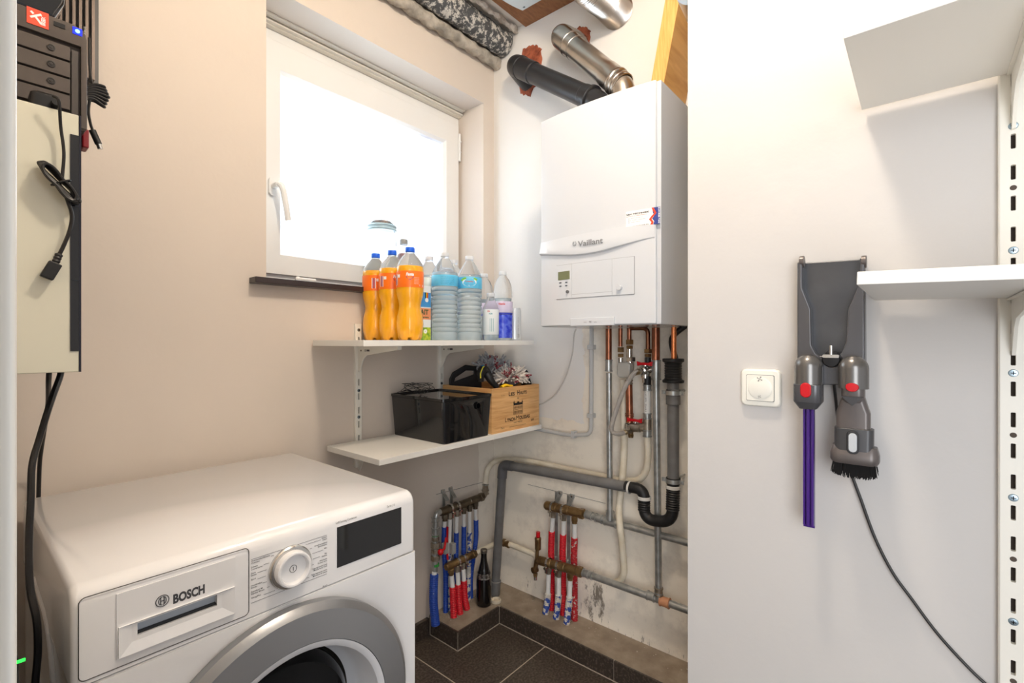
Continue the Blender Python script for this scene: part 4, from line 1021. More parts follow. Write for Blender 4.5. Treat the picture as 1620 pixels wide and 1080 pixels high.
# steel flue
t = thing('flue_pipe', 'shiny brushed steel flue pipe rising from the boiler, right of the black one', 'flue pipe', (1.55, .80, 1.97), 'air and flue pipes above the boiler')
a = onx(1.545, 985, 137); b = onx(1.58, 893, 62); d = (b-a).normalized()
low0 = V((a.x, a.y - .01, BZ1 - .004))
m = MB(); m.tube(elbow_path([low0, low0 + Z_*.05, a, a + d*.05], .05), .0415, 28); m.build('boiler_elbow', SPIPE, t)
m = MB(); m.tube([a + d*.02, b], .0430, 32); m.build('run', SPIPE, t)
m = MB(); m.lathe([(.0432, .03), (.0460, .032), (.0485, .036), (.0485, .042), (.0460, .045), (.0452, .048), (.0452, .10), (.0432, .102)], a, d, 36); m.lathe([(.042, -.02), (.0455, -.018), (.0435, -.014), (.0435, -.006), (.0455, -.003), (.0455, .003), (.042, .005)], a + d*.02, d, 36)
m.build('socket', SPIPE, t, ang=25)
m = MB(); L_ = (b-a).length
m.lathe([(.0432, -.085), (.0452, -.083), (.0452, -.079), (.0432, -.077), (.0455, -.05), (.0475, -.048), (.0475, -.042), (.0455, -.04), (.0455, .0)], b, d, 36)
e = b + d*.03
m.tube(elbow_path([b - d*.02, e, V((XW - .03, e.y - .02, e.z + .0)), V((XW + .01, e.y - .02, e.z))], .06, 8), .0455, 28)
m.build('wall_elbow', SPIPE, t, ang=25)
# flexible duct
m = MB(); p0_ = onx(1.34, 868, -112); p1_ = onx(1.49, 926, -26); p2_ = V((1.60, p1_.y - .022, p1_.z - .012)); P = smooth_path([p0_, p0_.lerp(p1_, .55), p1_, p2_, V((XW - .002, p2_.y - .004, p2_.z - .002))], 12)
m.corr(P, .060, .0064, .0016, 36)
tag(m.build('flexible_duct', mat('foil_duct', (206, 200, 194), .28, 1), ang=20), 'corrugated aluminium flexible duct curling down at the ceiling', 'duct')
# leaning wooden plank right of the boiler flues
def pk(x, px, py): return onx(x, px, py)
q0, q1 = pk(1.50, 1030, 128), pk(1.50, 1051, 128); q2, q3 = pk(1.50, 1077, -10), pk(1.50, 1054, -10)
k = 1.0
dn = (q0 - q3)*.35; up_ = (q3 - q0)*.72
zb_k = BZ1 + .001; a_ = q3.lerp(q0, (q3.z - zb_k)/(q3.z - q0.z)); b_ = q2.lerp(q1, (q2.z - zb_k)/(q2.z - q1.z)); c_, e_ = q2 + up_, q3 + up_
c_.z = min(c_.z, H - .002); e_.z = min(e_.z, H - .002)
m = MB(); m.slab([a_, b_, c_, e_], X_, .185)
tag(m.build('wooden_plank', woodmat('bamboo_board', (226, 176, 104), (206, 150, 78), (1, 30, 2)), bevel=.001), 'golden wooden plank leaning behind the right top corner of the boiler', 'plank')
m = MB(); m.tube([onx(1.14, 1092, -20), onx(1.45, 1105, 22)], .035, 24)
tag(m.build('metal_duct', mat('grey_duct_metal', (146, 154, 160), .35, .9)), 'grey sheet metal duct glimpsed at the top beside the wooden plank', 'duct')

# ================================================================ PIPEWORK UNDER THE BOILER
OFF = .075
def BP(px, py, off=OFF): return B(px, py, off)
def vpipe(m, px, y0, y1, r, off=OFF, px2=None): a = BP(px, y0, off); b = BP(px if px2 is None else px2, y1, off); m.cyl(a, b, r, seg=20); return a, b
def collar(m, p, d, r, l, e=.002):
    p = V(p); d = V(d).normalized(); m.lathe([(0, -l/2), (r, -l/2), (r + e, -l/2 + .001), (r + e, -l/2 + .004), (r, -l/2 + .005), (r, l/2 - .005), (r + e, l/2 - .004), (r + e, l/2 - .001), (r, l/2), (0, l/2)], p, d, 20); return m
def nut(m, p, d, r, l): m.lathe([(0, -l/2), (r*.92, -l/2), (r, -l/2 + .001), (r, l/2 - .001), (r*.92, l/2), (0, l/2)], p, d, 6); return m
TOPZ = BZ0 - .002
def topof(px, py, off=OFF): p = BP(px, py, off); return V((p.x, p.y, TOPZ))
def pipe_thing(label, p, cat='pipe', group=None, name='heating_pipe'): return thing(name, label, cat, p, group)
# 1 left steel riser
bt = BP(965, 822); t = pipe_thing('galvanised steel riser under the boiler with copper top, left of the valves', bt)
x1_ = BP(963, 570); m = MB(); m.cyl(V((x1_.x, x1_.y, TOPZ)), x1_, .0115); m.build('copper_stub', COPPER, t)
m = MB(); collar(m, BP(963, 578), Z_, .0125, .045); m.build('press_fitting', STEEL, t)
m = MB(); m.cyl(BP(963.5, 590), bt, .0108); m.build('riser', STEEL, t)
# 5 right steel riser to the low pipe
bt = BP(1042, 940, .065); t = pipe_thing('galvanised steel riser with copper top running behind the black trap', bt)
x1_ = BP(1037.5, 572); m = MB(); m.cyl(V((x1_.x, x1_.y, TOPZ)), x1_, .0140); m.build('copper_stub', COPPER, t)
m = MB(); collar(m, BP(1038, 585), Z_, .0155, .070); m.build('press_fitting', STEEL, t)
m = MB(); m.cyl(BP(1038, 600), bt, .0118); m.build('riser', STEEL, t)
m = MB(); collar(m, BP(1042, 935, .065), Z_, .0140, .028); m.build('coupling', FIT, t)
# 6 bright copper and black hose into the rubber collar
x1_ = BP(1066, 572, .09); t = pipe_thing('bright copper drain tube entering the black rubber collar', x1_, name='copper_tube')
m = MB(); m.cyl(V((BP(1066, 520, .09).x, x1_.y, TOPZ)), x1_, .0085); m.build('tube', COPPERB, t)
p1, p2, p3 = BP(1082, 512, .06), BP(1063, 536, .07), BP(1069, 570, .08)
tag(MB().tube(smooth_path([V((p1.x, p1.y, TOPZ)), p1 - Z_*.01, p2, p3]), .010, 12).build('drain_hose', BLACKR), 'short bent black hose behind the bright copper tube', 'hose')
# 2 thin copper with brass nut into the safety valve
t = thing('safety_valve', 'grey safety valve with chrome body and brass nuts hanging under the boiler', 'valve', BP(990, 600))
p = BP(981.5, 548); m = MB(); m.cyl(V((p.x, p.y, TOPZ)), p, .0078); p = BP(995.5, 540); m.cyl(V((p.x, p.y, TOPZ)), p, .0082); m.build('copper_tube', COPPER, t)
m = MB(); nut(m, BP(982, 553), Z_, .0125, .018); nut(m, BP(982, 562), Z_, .0115, .012); nut(m, BP(996, 541), Z_, .0145, .018); nut(m, BP(996, 549), Z_, .0125, .012); m.build('brass_nut', BRASS, t)
m = MB(); m.cyl(BP(982, 566), BP(982, 580), .0095); m.cyl(BP(996, 552), BP(996, 600), .0110); nut(m, BP(998, 568), Z_, .0175, .016); m.cyl(BP(997, 572), BP(997, 596), .014)
m.build('chrome_body', CHROME, t)
pc = BP(989, 585, OFF + .018); m = MB(); m.prism(rrect(.052, .056, .014), pc, Y_, Z_, -X_, -.014, .016); m.build('grey_cap', mat('grey_valve_cap', (176, 172, 164), .4), t, bevel=.006, seg=4)
m = MB(); collar(m, BP(995, 604), Z_, .0125, .016); m.build('union', FIT, t)
# 3 copper below the safety valve
t = pipe_thing('short thick copper pipe hanging between the safety valve and the lower red tap', BP(996, 668), name='copper_tube')
m = MB(); m.cyl(BP(995, 608), BP(996, 655), .0125); collar(m, BP(996, 656), Z_, .0130, .012, .003); m.cyl(BP(996, 656), BP(996, 668), .0135); m.build('tube', COPPER, t)
# 4 upper bend
t = pipe_thing('dark copper bend from the boiler to the upper red tap', BP(1025, 556), name='copper_tube')
m = MB(); a = BP(997, 519); b = BP(1025, 519); c = BP(1025, 556); m.tube(elbow_path([a, b, c], .02), .0078, 14); m.build('bend', mat('dark_copper', (118, 80, 60), .35, 1), t)
m = MB(); nut(m, BP(1008, 517.5), Y_, .0095, .02); nut(m, BP(1025, 555), Z_, .0140, .014); nut(m, BP(1025, 562), Z_, .0125, .010); m.build('brass_nut', BRASS, t)
def tap(label, px, py, side, hc_, grp='red-handled taps under the boiler'):
    c = BP(px, py); t = thing('shutoff_valve', label, 'tap', c, grp)
    m = MB(); m.lathe([(0, -.036), (.012, -.036), (.012, -.022), (.015, -.020), (.0165, 0), (.015, .020), (.012, .022), (.012, .036), (0, .036)], c, Z_ if side == 0 else Y_, 20)
    m.build('body', FIT if side else CHROME, t)
    m = MB(); m.cyl(c, c + Z_*.020, .005); m.build('stem', CHROME, t)
    h = hc_; m = MB()
    m.slab([h + V((0, .0290, .0085)), h + V((0, .012, .0035)), h + V((0, 0, .0045)), h + V((0, -.012, .0035)), h + V((0, -.0290, .0085)), h + V((0, -.0270, -.0085)), h + V((0, -.011, -.0050)), h + V((0, .011, -.0050)), h + V((0, .0270, -.0085))], -X_, .010)
    m.build('butterfly_handle', REDP, t, bevel=.002)
    return t, c
t, c = tap('upper tap with red butterfly handle directly under the boiler', 1021, 589, 0, BP(1021, 575, OFF + .022))
m = MB(); m.cyl(BP(1025, 565), BP(1025, 578), .011); m.build('black_adapter', BLACKR, t)
m = MB(); m.cyl(BP(1024, 595), BP(1024, 612), .013); m.build('black_adapter', BLACKR, t)
m = MB(); cc = BP(1021, 585); q = BP(1012, 587, OFF + .05)
nut(m, cc.lerp(q, .45), (q-cc), .0165, .016); m.cyl(cc, q, .0105); nut(m, q, (q-cc), .014, .012); m.cyl(BP(1019, 586), BP(1039, 583), .0115); m.build('side_outlet', CHROME, t)
m = MB(); collar(m, BP(1024, 613), Z_, .0135, .022); m.build('crimp', STEEL, t)
t2, c2 = tap('lower tap with red butterfly handle where the braided hose ends', 1005, 676, 1, BP(1005, 664, OFF + .006))
m = MB(); q = BP(990, 682); nut(m, BP(996, 679, OFF + .008), Y_, .0165, .018); m.cyl(BP(1005, 676), BP(1024, 671), .0125); m.cyl(BP(1024, 662), BP(1024, 682), .0145); m.build('tee', FIT, t2)
m = MB(); m.cyl(BP(998, 682), BP(998, 692), .009); nut(m, BP(998, 688), Z_, .011, .008); m.build('drain_nipple', BRASS, t2)
m = MB(); P = [q, BP(1010, 588, OFF + .06), BP(1003, 590, OFF + .075), BP(990, 610, OFF + .08), BP(978, 640, OFF + .08), BP(969, 668, OFF + .075), BP(968, 682, OFF + .065), BP(978, 686, OFF + .045), BP(988, 684, OFF + .02), BP(995, 681, OFF + .008)][1:]
t = thing('braided_hose', 'braided steel filling hose looping from the upper red tap to the lower one', 'hose', P[-1])
m.tube(smooth_path(P, 8), .0082, 14); m.build('hose', BRAID, t)
m = MB(); m.cyl(P[0], P[0].lerp(P[1], .8), .0098); m.cyl(P[-1], P[-2], .0098); m.build('ferrule', mat('pale_brass', (196, 176, 140), .3, 1), t)
# white plastic pipe between the taps and further
t = pipe_thing('short white printed plastic pipe between the two red taps', BP(1024, 655), name='plastic_pipe')
m = MB(); m.cyl(BP(1024, 618), BP(1024, 654), .0115); m.build('tube', WPIPE, t)
m = MB(); p = BP(1024, 650); m.text('16x2  PE-Xc', (lambda u, v: p + V((-.0118, -v + .002, u))), .004, .07); m.build('small_print', INK, t)
m = MB(); collar(m, BP(1024, 658), Z_, .0135, .022); m.build('crimp', STEEL, t)
t = pipe_thing('long cream plastic pipe arching from the lower red tap to the manifold in the corner', B(851, 731, .030), name='plastic_pipe')
m = MB(); P = [BP(1024, 690), BP(1025, 720, .07), BP(1022, 745, .06), BP(1010, 759, .05), BP(990, 760, .032), BP(970, 757, .028), BP(950, 752, .028), BP(900, 742, .028), BP(851, 732, .030), BP(815, 727, .034), L(786, 729, .052), L(772, 742, .040), L(768, 765, .040)]
m.tube(smooth_path(P, 8), .0118, 14); m.build('tube', CREAM, t)
m = MB(); collar(m, BP(1024, 685), Z_, .0140, .026); m.build('crimp', STEEL, t)
m = MB(); collar(m, L(768, 770, .04), Z_, .0135, .026); m.build('crimp', STEEL, t)
t = pipe_thing('cream plastic pipe hanging from the safety valve down to the lowest steel pipe', B(985, 880, .04), name='plastic_pipe')
m = MB(); P = [BP(986, 600, .05), BP(987, 660, .052), BP(987, 720, .06), BP(983, 770, .061), BP(979.5, 805, .075), BP(981, 835, .085), BP(983, 850, .08), BP(986, 885, .06), BP(987, 905, .056), BP(982, 917, .048), BP(974, 921, .045)]
m.tube(smooth_path(P, 8), .0125, 14); m.build('tube', CREAM, t)
# waste: collar, grey pipe, trap
GO = .10
cp = lambda px, py: B(px, py, GO)
t = thing('waste_pipe', 'upright grey waste pipe on the boiler wall with black rubber collar and steel clamps', 'pipe', cp(1065, 758))
m = MB(); a = cp(1065, 608); m.cyl(a + Z_*.03, cp(1065, 760), .0190, seg=28); m.lathe([(.021, 0), (.0235, .002), (.0235, .05), (.021, .052)], cp(1065, 640), Z_, 28); m.build('pipe', GREYPVC, t)
m = MB(); a = cp(1065, 605); hC = cp(1065, 567).z - a.z
prof = [(.0, 0), (.034, 0), (.035, .003), (.035, .008), (.028, .012)]
for q in range(7): prof += [(.0285, .014 + q*.0085), (.0265, .018 + q*.0085)]
prof += [(.028, hC - .014), (.035, hC - .010), (.035, hC - .002), (.034, hC), (.012, hC)]
m.lathe(prof, a, Z_, 32); m.build('rubber_collar', BLACKR, t, ang=20)
def clamp(py, lbl):
    c = cp(1065, py); m = MB(); m.lathe([(.0215, -.007), (.0245, -.007), (.0245, .007), (.0215, .007)], c, Z_, 28); 
    m.cbox(c + V((-.004, .031, 0)), (.003, .014, .013)); m.cbox(c + V((-.004, -.031, 0)), (.003, .014, .013)); m.cyl(c + V((-.012, .031, 0)), c + V((.010, .031, 0)), .0035); m.cyl(c + V((-.012, -.031, 0)), c + V((.010, -.031, 0)), .0035); m.cyl(c + X_*.02, V((XW, c.y, c.z)), .004)
    o = m.build('pipe_clamp', STEEL, t)
    m = MB(); m.lathe([(.020, -.0095), (.0235, -.0095), (.0235, .0095), (.020, .0095)], c, Z_, 28); m.build('rubber_lining', BLACKR, o)
clamp(621, ''); clamp(760, '')
t = thing('drain_trap', 'black corrugated U-shaped drain trap joining the two grey waste pipes', 'trap', cp(1040, 826))
P = [cp(1065, 764), cp(1064, 785), cp(1063, 808), cp(1056, 822), cp(1040, 827), cp(1026, 821), cp(1020, 806), cp(1018, 788), cp(1013, 776), cp(996, 771)]
m = MB(); P = elbow_path([cp(1065, 764), cp(1064, 826), cp(1019, 822), cp(1019, 774), cp(990, 769)], .045, 10)
m.tube(P, .0195, 24); m.build('u_bend', BLACKR, t)
m = MB(); m.corr([cp(1065, 770), cp(1064, 806)], .0215, .008, .0012, 28); m.build('bellows', BLACKR, t, ang=20)
m = MB(); m.corr([cp(1019, 808), cp(1019, 792)], .0205, .008, .0010, 28); m.build('bellows', BLACKR, t, ang=20)
m = MB(); m.lathe([(.022, -.006), (.0235, -.005), (.0235, .005), (.022, .006)], cp(1019, 787), Z_, 28); m.lathe([(.022, -.006), (.0235, -.005), (.0235, .005), (.022, .006)], cp(1065, 770), Z_, 28)
a, b = cp(996, 771), cp(984, 768); m.lathe([(.021, -.004), (.0225, -.003), (.0225, .003), (.021, .004)], a, b-a, 28); m.build('print_band', mat('band_white', (206, 204, 198), .5), t)
t = thing('waste_pipe', 'long grey waste pipe from the black trap to the corner and down', 'pipe', (1.585, 1.447, .071))
a = cp(998, 771); b = V((1.592, 1.403, .655)); ft = V((1.588, 1.447, .0708))
m = MB(); m.tube(elbow_path([a, b, ft], .03, 6), .0190, 28); m.build('pipe', GREYPVC, t)
m = MB(); dd = (b-a).normalized(); m.tube(elbow_path([b - dd*.055, b, b + (ft-b).normalized()*.06], .03, 6), .0215, 28); m.build('elbow', mat('darker_grey_pvc', (96, 96, 98), .45), t)
m = MB(); m.lathe([(.020, .0), (.0225, .001), (.0225, .055), (.0240, .056), (.0240, .064), (.020, .066)], ft, b - ft, 28); m.build('coupling', GREYPVC, t)
tag(MB().lathe([(.019, 0), (.021, .002), (.0215, .012), (.019, .014), (.017, .012), (.016, .005), (0, .005)], (1.545, 1.400, .0705), seg=28).build('plastic_ring', mat('cream_cap', (206, 196, 176), .5)), 'small cream plastic ring cap lying on the ledge beside the dark bottle', 'cap')
# conduit and cable
t = thing('cable_conduit', 'light grey cable conduit with clips on the wall left of the copper pipes', 'conduit', B(935, 660, .02))
CO = .022; P = elbow_path([B(936, 512, CO), B(935, 687, CO), B(900, 688, CO), B(858, 680, CO), B(800, 670, CO)], .03, 6)
m = MB(); m.tube(P, .0085, 14); m.build('tube', LGREY, t)
m = MB(); 
for px, py in ((936, 549), (935.5, 657)): p = B(px, py, CO - .003); m.cbox(p, (.026, .026, .018)); 
m.build('clip', LGREY, t, bevel=.002)
m = MB(); p = B(908, 687, CO - .003); m.cbox(p, (.026, .016, .030)); m.build('clip', LGREY, t, bevel=.002)
m = MB(); P = [B(911, 510, .09), B(908, 530, .085), B(905, 560, .07), B(895, 595, .04), B(880, 622, .02), B(862, 636, .008), B(850, 640, .006), B(838, 645, .006)]
P[0].z = TOPZ
tag(m.tube(smooth_path(P, 8), .0028, 8).build('boiler_cable', mat('white_cable', (206, 204, 200), .4)), 'thin whitish cable drooping from the boiler to behind the wine case', 'cable')

# ================================================================ MANIFOLDS
def brkt(m, P, q0, q1, nd, sd, w_=.022):
    pass
WP = mat('white_pex', (222, 222, 220), .4)
SR = mat('red_sleeve', (198, 20, 36), .45, c2=(222, 206, 200), nscale=90, thr=.74, soft=.02)
SRs = mat('stained_red_sleeve', (170, 26, 36), .6, c2=(190, 182, 172), nscale=80, thr=.60, soft=.03)
SB = mat('blue_sleeve', (24, 66, 160), .45, c2=(190, 196, 204), nscale=90, thr=.74, soft=.02)
SBs = mat('paint_splashed_blue_sleeve', (42, 72, 152), .6, c2=(204, 198, 188), nscale=45, thr=.47, soft=.02)
def loop(label, P, k, mt, r=.0098, rs=.0128, group=None, r_=None):
    if r_: r, rs = r_
    """heating loop: bare white pipe down to point k, then ribbed sleeve"""
    t = thing('heating_loop', label, 'pipe', P[-1], group)
    m = MB(); m.tube(smooth_path(P[:k+1] + [P[k].lerp(P[min(k+1, len(P)-1)], .15)], 4), r, 12); m.build('white_pipe', WP, t)
    m = MB(); m.corr(smooth_path(P[k:], 6), rs, .0072, .0012, 14); m.build('ribbed_sleeve', mt, t, ang=20)
    return t
FL = .0705
# ---- right manifold pair on the boiler wall
MO = .060
def mp(px, py, off=MO): return B(px, py, off)
def foot(p): q = V(p); q.z = FL; return q
a = mp(864, 799); b = mp(924, 813)
t = thing('heating_manifold', 'upper brass manifold with three red-sleeved loops on the boiler wall', 'manifold', a.lerp(b, .5), 'brass manifolds by the pipes')
def manifold(t, a, b, mt, n_out, r=.0185, clipz=-.03, outs=None, nd=-X_):
    d = (b-a).normalized(); L_ = (b-a).length
    m = MB(); m.lathe([(0, -.004), (r*.8, -.003), (r, .004), (r, L_*.30), (r*.9, L_*.31), (r*.9, L_*.33), (r, L_*.34), (r, L_*.62), (r*.9, L_*.63), (r*.9, L_*.65), (r, L_*.66), (r, L_ - .022), (r*.85, L_ - .02), (0, L_ - .02)], a, d, 20); m.build('bar', mt, t, ang=25)
    m = MB(); nut(m, b - d*.010, d, r*1.12, .020); m.build('end_nut', mt, t)
    for (o, kind) in outs:
        m = MB(); nut(m, o + Z_*(-r - .008), Z_, .0135, .018); m.cyl(o + Z_*(-r*.5), o + Z_*(-r - .026), .0105); o1 = m.build('outlet', FIT if kind else mt, t)
        if kind:
            m = MB(); q = o + nd*(r + .002) - Z_*.004
            m.lathe([(r + .0015, -.005), (r + .0035, -.005), (r + .0035, .005), (r + .0015, .005)], o, d, 20); m.obox(q, q - Z_*.032, .008, .003, up=nd); m.cyl(q - Z_*.010, q - Z_*.010 + nd*.010, .0055, seg=12); m.build('steel_clip', CHROME, o1)
u1, u2, u3 = mp(875, 801), mp(892, 805.5), mp(909, 810)
manifold(t, a, b, BRASS, 3, outs=[(u1, 1), (u2, 1), (u3, 0)])
a2 = mp(853, 886); b2 = mp(921, 905)
tl = thing('heating_manifold', 'lower brass manifold with three paint-splashed blue loops on the boiler wall', 'manifold', a2.lerp(b2, .5), 'brass manifolds by the pipes')
v1, v2, v3 = mp(868, 890, .072), mp(884, 894.5, .072), mp(902, 899.5, .072)
a2, b2 = mp(853, 886, .072), mp(921, 905, .072)
manifold(tl, a2, b2, BRASS, 3, outs=[(v1, 1), (v2, 1), (v3, 0)])
for k, (u, px, yt, ym, lb_) in enumerate(((u1, 872, 823, 840, 'left'), (u2, 890, 828, 845, 'middle'), (u3, 908, 833, 850, 'right'))):
    o2 = .038
    P = [u - Z_*.035, B(px + 1, ym, MO - .012), B(px, ym + 30, o2), B(px + .5, 900, o2 - .005), foot(B(px + 1, 955, o2))]
    P[-1].x = XW - o2
    loop('red-sleeved heating pipe under the upper brass manifold, %s one' % lb_, P, 1, SR if k < 2 else SRs, group='red-sleeved loops on the boiler wall')
for k, (u, px, ym, lb_) in enumerate(((v1, 867, 938, 'left'), (v2, 884, 940, 'middle'), (v3, 901, 943, 'right'))):
    o2 = .072
    P = [u - Z_*.035, B(px, ym, o2), B(px - 2, ym + 20, o2 + .002), foot(B(px - 4, 980, o2 + .006))]; P[-1].x = XW - o2 - .008
    loop('whitish blue-sleeved heating pipe under the lower brass manifold, %s one' % lb_, P, 1, SBs, group='blue-sleeved loops on the boiler wall')
# brackets behind
for px, dpx in ((887, 0), (906, 1)):
    t = thing('pipe_bracket', 'galvanised strip bracket behind the manifolds, %s one' % ('left' if not dpx else 'right'), 'bracket', B(px, 900, .0), 'manifold brackets on the boiler wall')
    m = MB(); p0 = B(px, 777 + dpx*5, 0); p1 = B(px - 5, 905 + dpx*4, 0)
    m.box(XW - .006, XW, p0.y - .010, p0.y + .010, p0.z - .012, p0.z + .002)
    m.slab([p0 + V((-.002, .010, -.008)), p0 + V((-.002, -.010, -.008)), p0 + V((-.034, -.010, -.038)), p0 + V((-.034, .010, -.038))], X_, .003)
    m.box(XW - .009, XW - .006, p1.y - .007, p1.y + .007, p1.z, p0.z - .004)
    m.build('strip', STEEL, t, bevel=.0006)
    s_ = MB(); s_.lathe([(.006, 0), (.005, .003), (0, .004)], p0 + V((-.006, 0, -.005)), -X_, 10); s_.build('bolt', CHROME, t)
    m = MB(); pz = B(px - 3, 885 + dpx*5, .0).z; m.box(XW - .026, XW - .009, p1.y - .008, p1.y + .008, pz - .018, pz + .018); m.build('clip_block', mat('grey_clip_block', (150, 150, 148), .5), t, bevel=.003)
# steel pipes towards the right
c0 = mp(926, 813.5); c1 = B(1100, 862, MO)
t = thing('steel_pipe', 'galvanised pipe running right from the upper brass manifold', 'pipe', c0.lerp(c1, .5), 'galvanised pipes on the boiler wall')
m = MB(); m.cyl(c0, V((MO*0 + XW - MO, .425, c1.z + (c0.z - c1.z)*0)), .0125); m.build('tube', STEEL, t)
d = (c1-c0).normalized(); m = MB(); collar(m, mp(932, 815), d, .0150, .03); collar(m, mp(948, 820), d, .0155, .03); collar(m, mp(966, 826), d, .0150, .05); m.cyl(mp(965, 826), BP(965, 812, MO), .0135); collar(m, BP(965, 812, MO), Z_, .0145, .02); m.build('press_fitting', STEEL, t)
c0 = mp(920, 904.5, .066); c1 = B(1100, 969, .066)
t = thing('steel_pipe', 'lowest galvanised pipe running right from the lower brass manifold', 'pipe', c0.lerp(c1, .5), 'galvanised pipes on the boiler wall')
m = MB(); m.cyl(c0, V((XW - .066, .425, c1.z)), .0125); m.build('tube', STEEL, t)
d = (c1-c0).normalized(); m = MB(); collar(m, mp(927, 907, .066), d, .0150, .026); collar(m, mp(934, 909.5, .066), d, .0140, .02); collar(m, mp(1030, 943, .066), d, .0150, .03); m.cyl(B(1042, 948, .065), B(1042, 936, .065), .0145)
m.build('press_fitting', STEEL, t)
m = MB(); collar(m, mp(1052, 952, .066), d, .0165, .035); m.build('rusty_joint', mat('rusty_joint', (196, 140, 104), .6), t)
# air vent and drain cock at the left end of the lower manifold
t = thing('air_vent', 'brass air vent with red cap and drain cock left of the lower manifold', 'valve', B(849, 880, .072))
q = lambda px, py: B(px, py, .072)
m = MB(); m.lathe([(0, 0), (.0115, 0), (.0130, .003), (.0130, .040), (.0140, .042), (.0140, .048), (.0115, .052), (0, .052)], q(851, 869), Z_, 20); m.cyl(q(850, 869), q(849, 888), .0075)
m.cyl(q(849, 888), a2, .010); m.build('vent_body', BRASS, t)
m = MB(); m.cyl(q(851.3, 849), q(851.3, 841), .0085); m.build('red_cap', REDP, t)
m = MB(); m.cyl(q(849, 886), q(846, 905), .0095); m.lathe([(0, -.014), (.012, -.012), (.013, 0), (.012, .012), (0, .014)], q(846, 901), (-1, .3, 0), 14); m.cyl(q(846, 905), q(847, 912), .0075); nut(m, q(847, 908), Z_, .010, .008); m.build('drain_cock', BRASS, t)
m = MB(); m.cyl(q(847, 911), q(847, 917), .0065); m.build('nozzle', CHROME, t)
# cream pipe joining the corner
t = pipe_thing('short cream pipe with brass union running from the corner to the lower brass manifold', B(815, 866, .045), name='plastic_pipe')
m = MB(); P = [B(800, 858, .045), B(825, 868, .045), B(845, 877, .05), B(851, 883, .06)]; m.tube(smooth_path(P, 5), .0120, 14); m.build('tube', CREAM, t)
m = MB(); m.cyl(B(790, 856, .045), B(806, 861, .045), .0145); nut(m, B(797, 858, .045), Y_, .017, .016); nut(m, B(805, 861, .045), Y_, .0155, .012); m.build('union', BRASS, t)

# ---- left manifold pair on the window wall
LO = .060
def lp(px, py, off=LO): return L(px, py, off)
a = lp(697, 810); b = lp(764, 785)
t = thing('heating_manifold', 'upper dark steel manifold with blue-sleeved loops on the window wall in the corner', 'manifold', a.lerp(b, .5), 'manifolds in the corner')
us = [lp(704, 807), lp(712, 804), lp(723, 800), lp(734, 796), lp(743, 792.5), lp(752, 789)]
DM = mat('dark_bronze', (104, 94, 80), .4, 1, c2=(130, 120, 104), nscale=40, soft=.2)
manifold(t, a, b, DM, 6, outs=[(us[0], 0), (us[1], 1), (us[2], 1), (us[3], 0), (us[4], 0), (us[5], 0)], r=.0165, nd=-Y_)
m = MB(); e0 = lp(767, 783); m.tube(elbow_path([b - (b-a).normalized()*.01, e0, L(768, 768, .04)], .015), .0125, 14); collar(m, L(768, 778, .045), Z_, .0145, .02); m.build('elbow', FIT, t)
a2_ = lp(706, 897, .075); b2_ = lp(752, 875, .075)
tl = thing('heating_manifold', 'lower brass manifold with three red-sleeved loops on the window wall in the corner', 'manifold', a2_.lerp(b2_, .5), 'manifolds in the corner')
vs_ = [lp(714, 893.5, .075), lp(724, 888.5, .075), lp(733, 884, .075)]
manifold(tl, a2_, b2_, BRASS, 3, outs=[(vs_[0], 0), (vs_[1], 1), (vs_[2], 1)], r=.0150, nd=-Y_)
t = pipe_thing('cream plastic pipe behind the dark bottle leading from the lower corner manifold', L(770, 868, .07), name='plastic_pipe')
m = MB(); P = [lp(751, 876, .075), L(768, 867, .072), L(783, 860, .066), V((1.652, 1.488, B(797, 858, .045).z)), B(797, 858, .045)]; m.tube(smooth_path(P, 6), .0115, 14); m.build('tube', CREAM, t)
def lfoot(px, py, off): q_ = L(px, py, off); q_.z = FL; return q_
dat = [(us[0], 703, 833, 705, 'first', SB), (us[1], 711, 868, 712, 'second', SBs), (us[2], 722, 842, 721, 'third', SB), (us[3], 734, 832, 733, 'fourth', SB), (us[4], 743, 842, 741, 'fifth, paint-splashed', SBs), (us[5], 753, 822, 745, 'last and nearest the corner', SB)]
for k, (u, px, ym, pf, lb_, mt) in enumerate(dat):
    off = .040
    P = [u - Z_*.030, L(px, ym, .050), L(px - .5, ym + 35, off), L(pf, 910, off - .004), lfoot(pf, 950, off - .004)]
    lp_ = loop('blue-sleeved heating pipe in the corner, %s from the dryer' % lb_, P, 1, mt, r_=(.0080, .0100), group='blue-sleeved loops in the corner')
    if k == 0:
        m = MB(); m.tube(smooth_path([p + V((.006, -.012, 0)) for p in P[1:3]] + [P[2] + V((.004, -.018, -.04))], 5), .0045, 8); m.build('red_strip', REDP, lp_)
for k, (u, px, ym, pf, lb_) in enumerate(((vs_[0], 716, 928, 718, 'nearest the dryer'), (vs_[1], 725, 924, 728, 'in the middle'), (vs_[2], 734, 918, 739, 'beside the dark bottle'))):
    P = [u - Z_*.030, L(px, ym, .080), L(px + 1, ym + 25, .084), lfoot(pf, 970, .09)]
    loop('red-sleeved heating pipe of the lower corner manifold, %s' % lb_, P, 1, SR, group='red-sleeved loops in the corner')
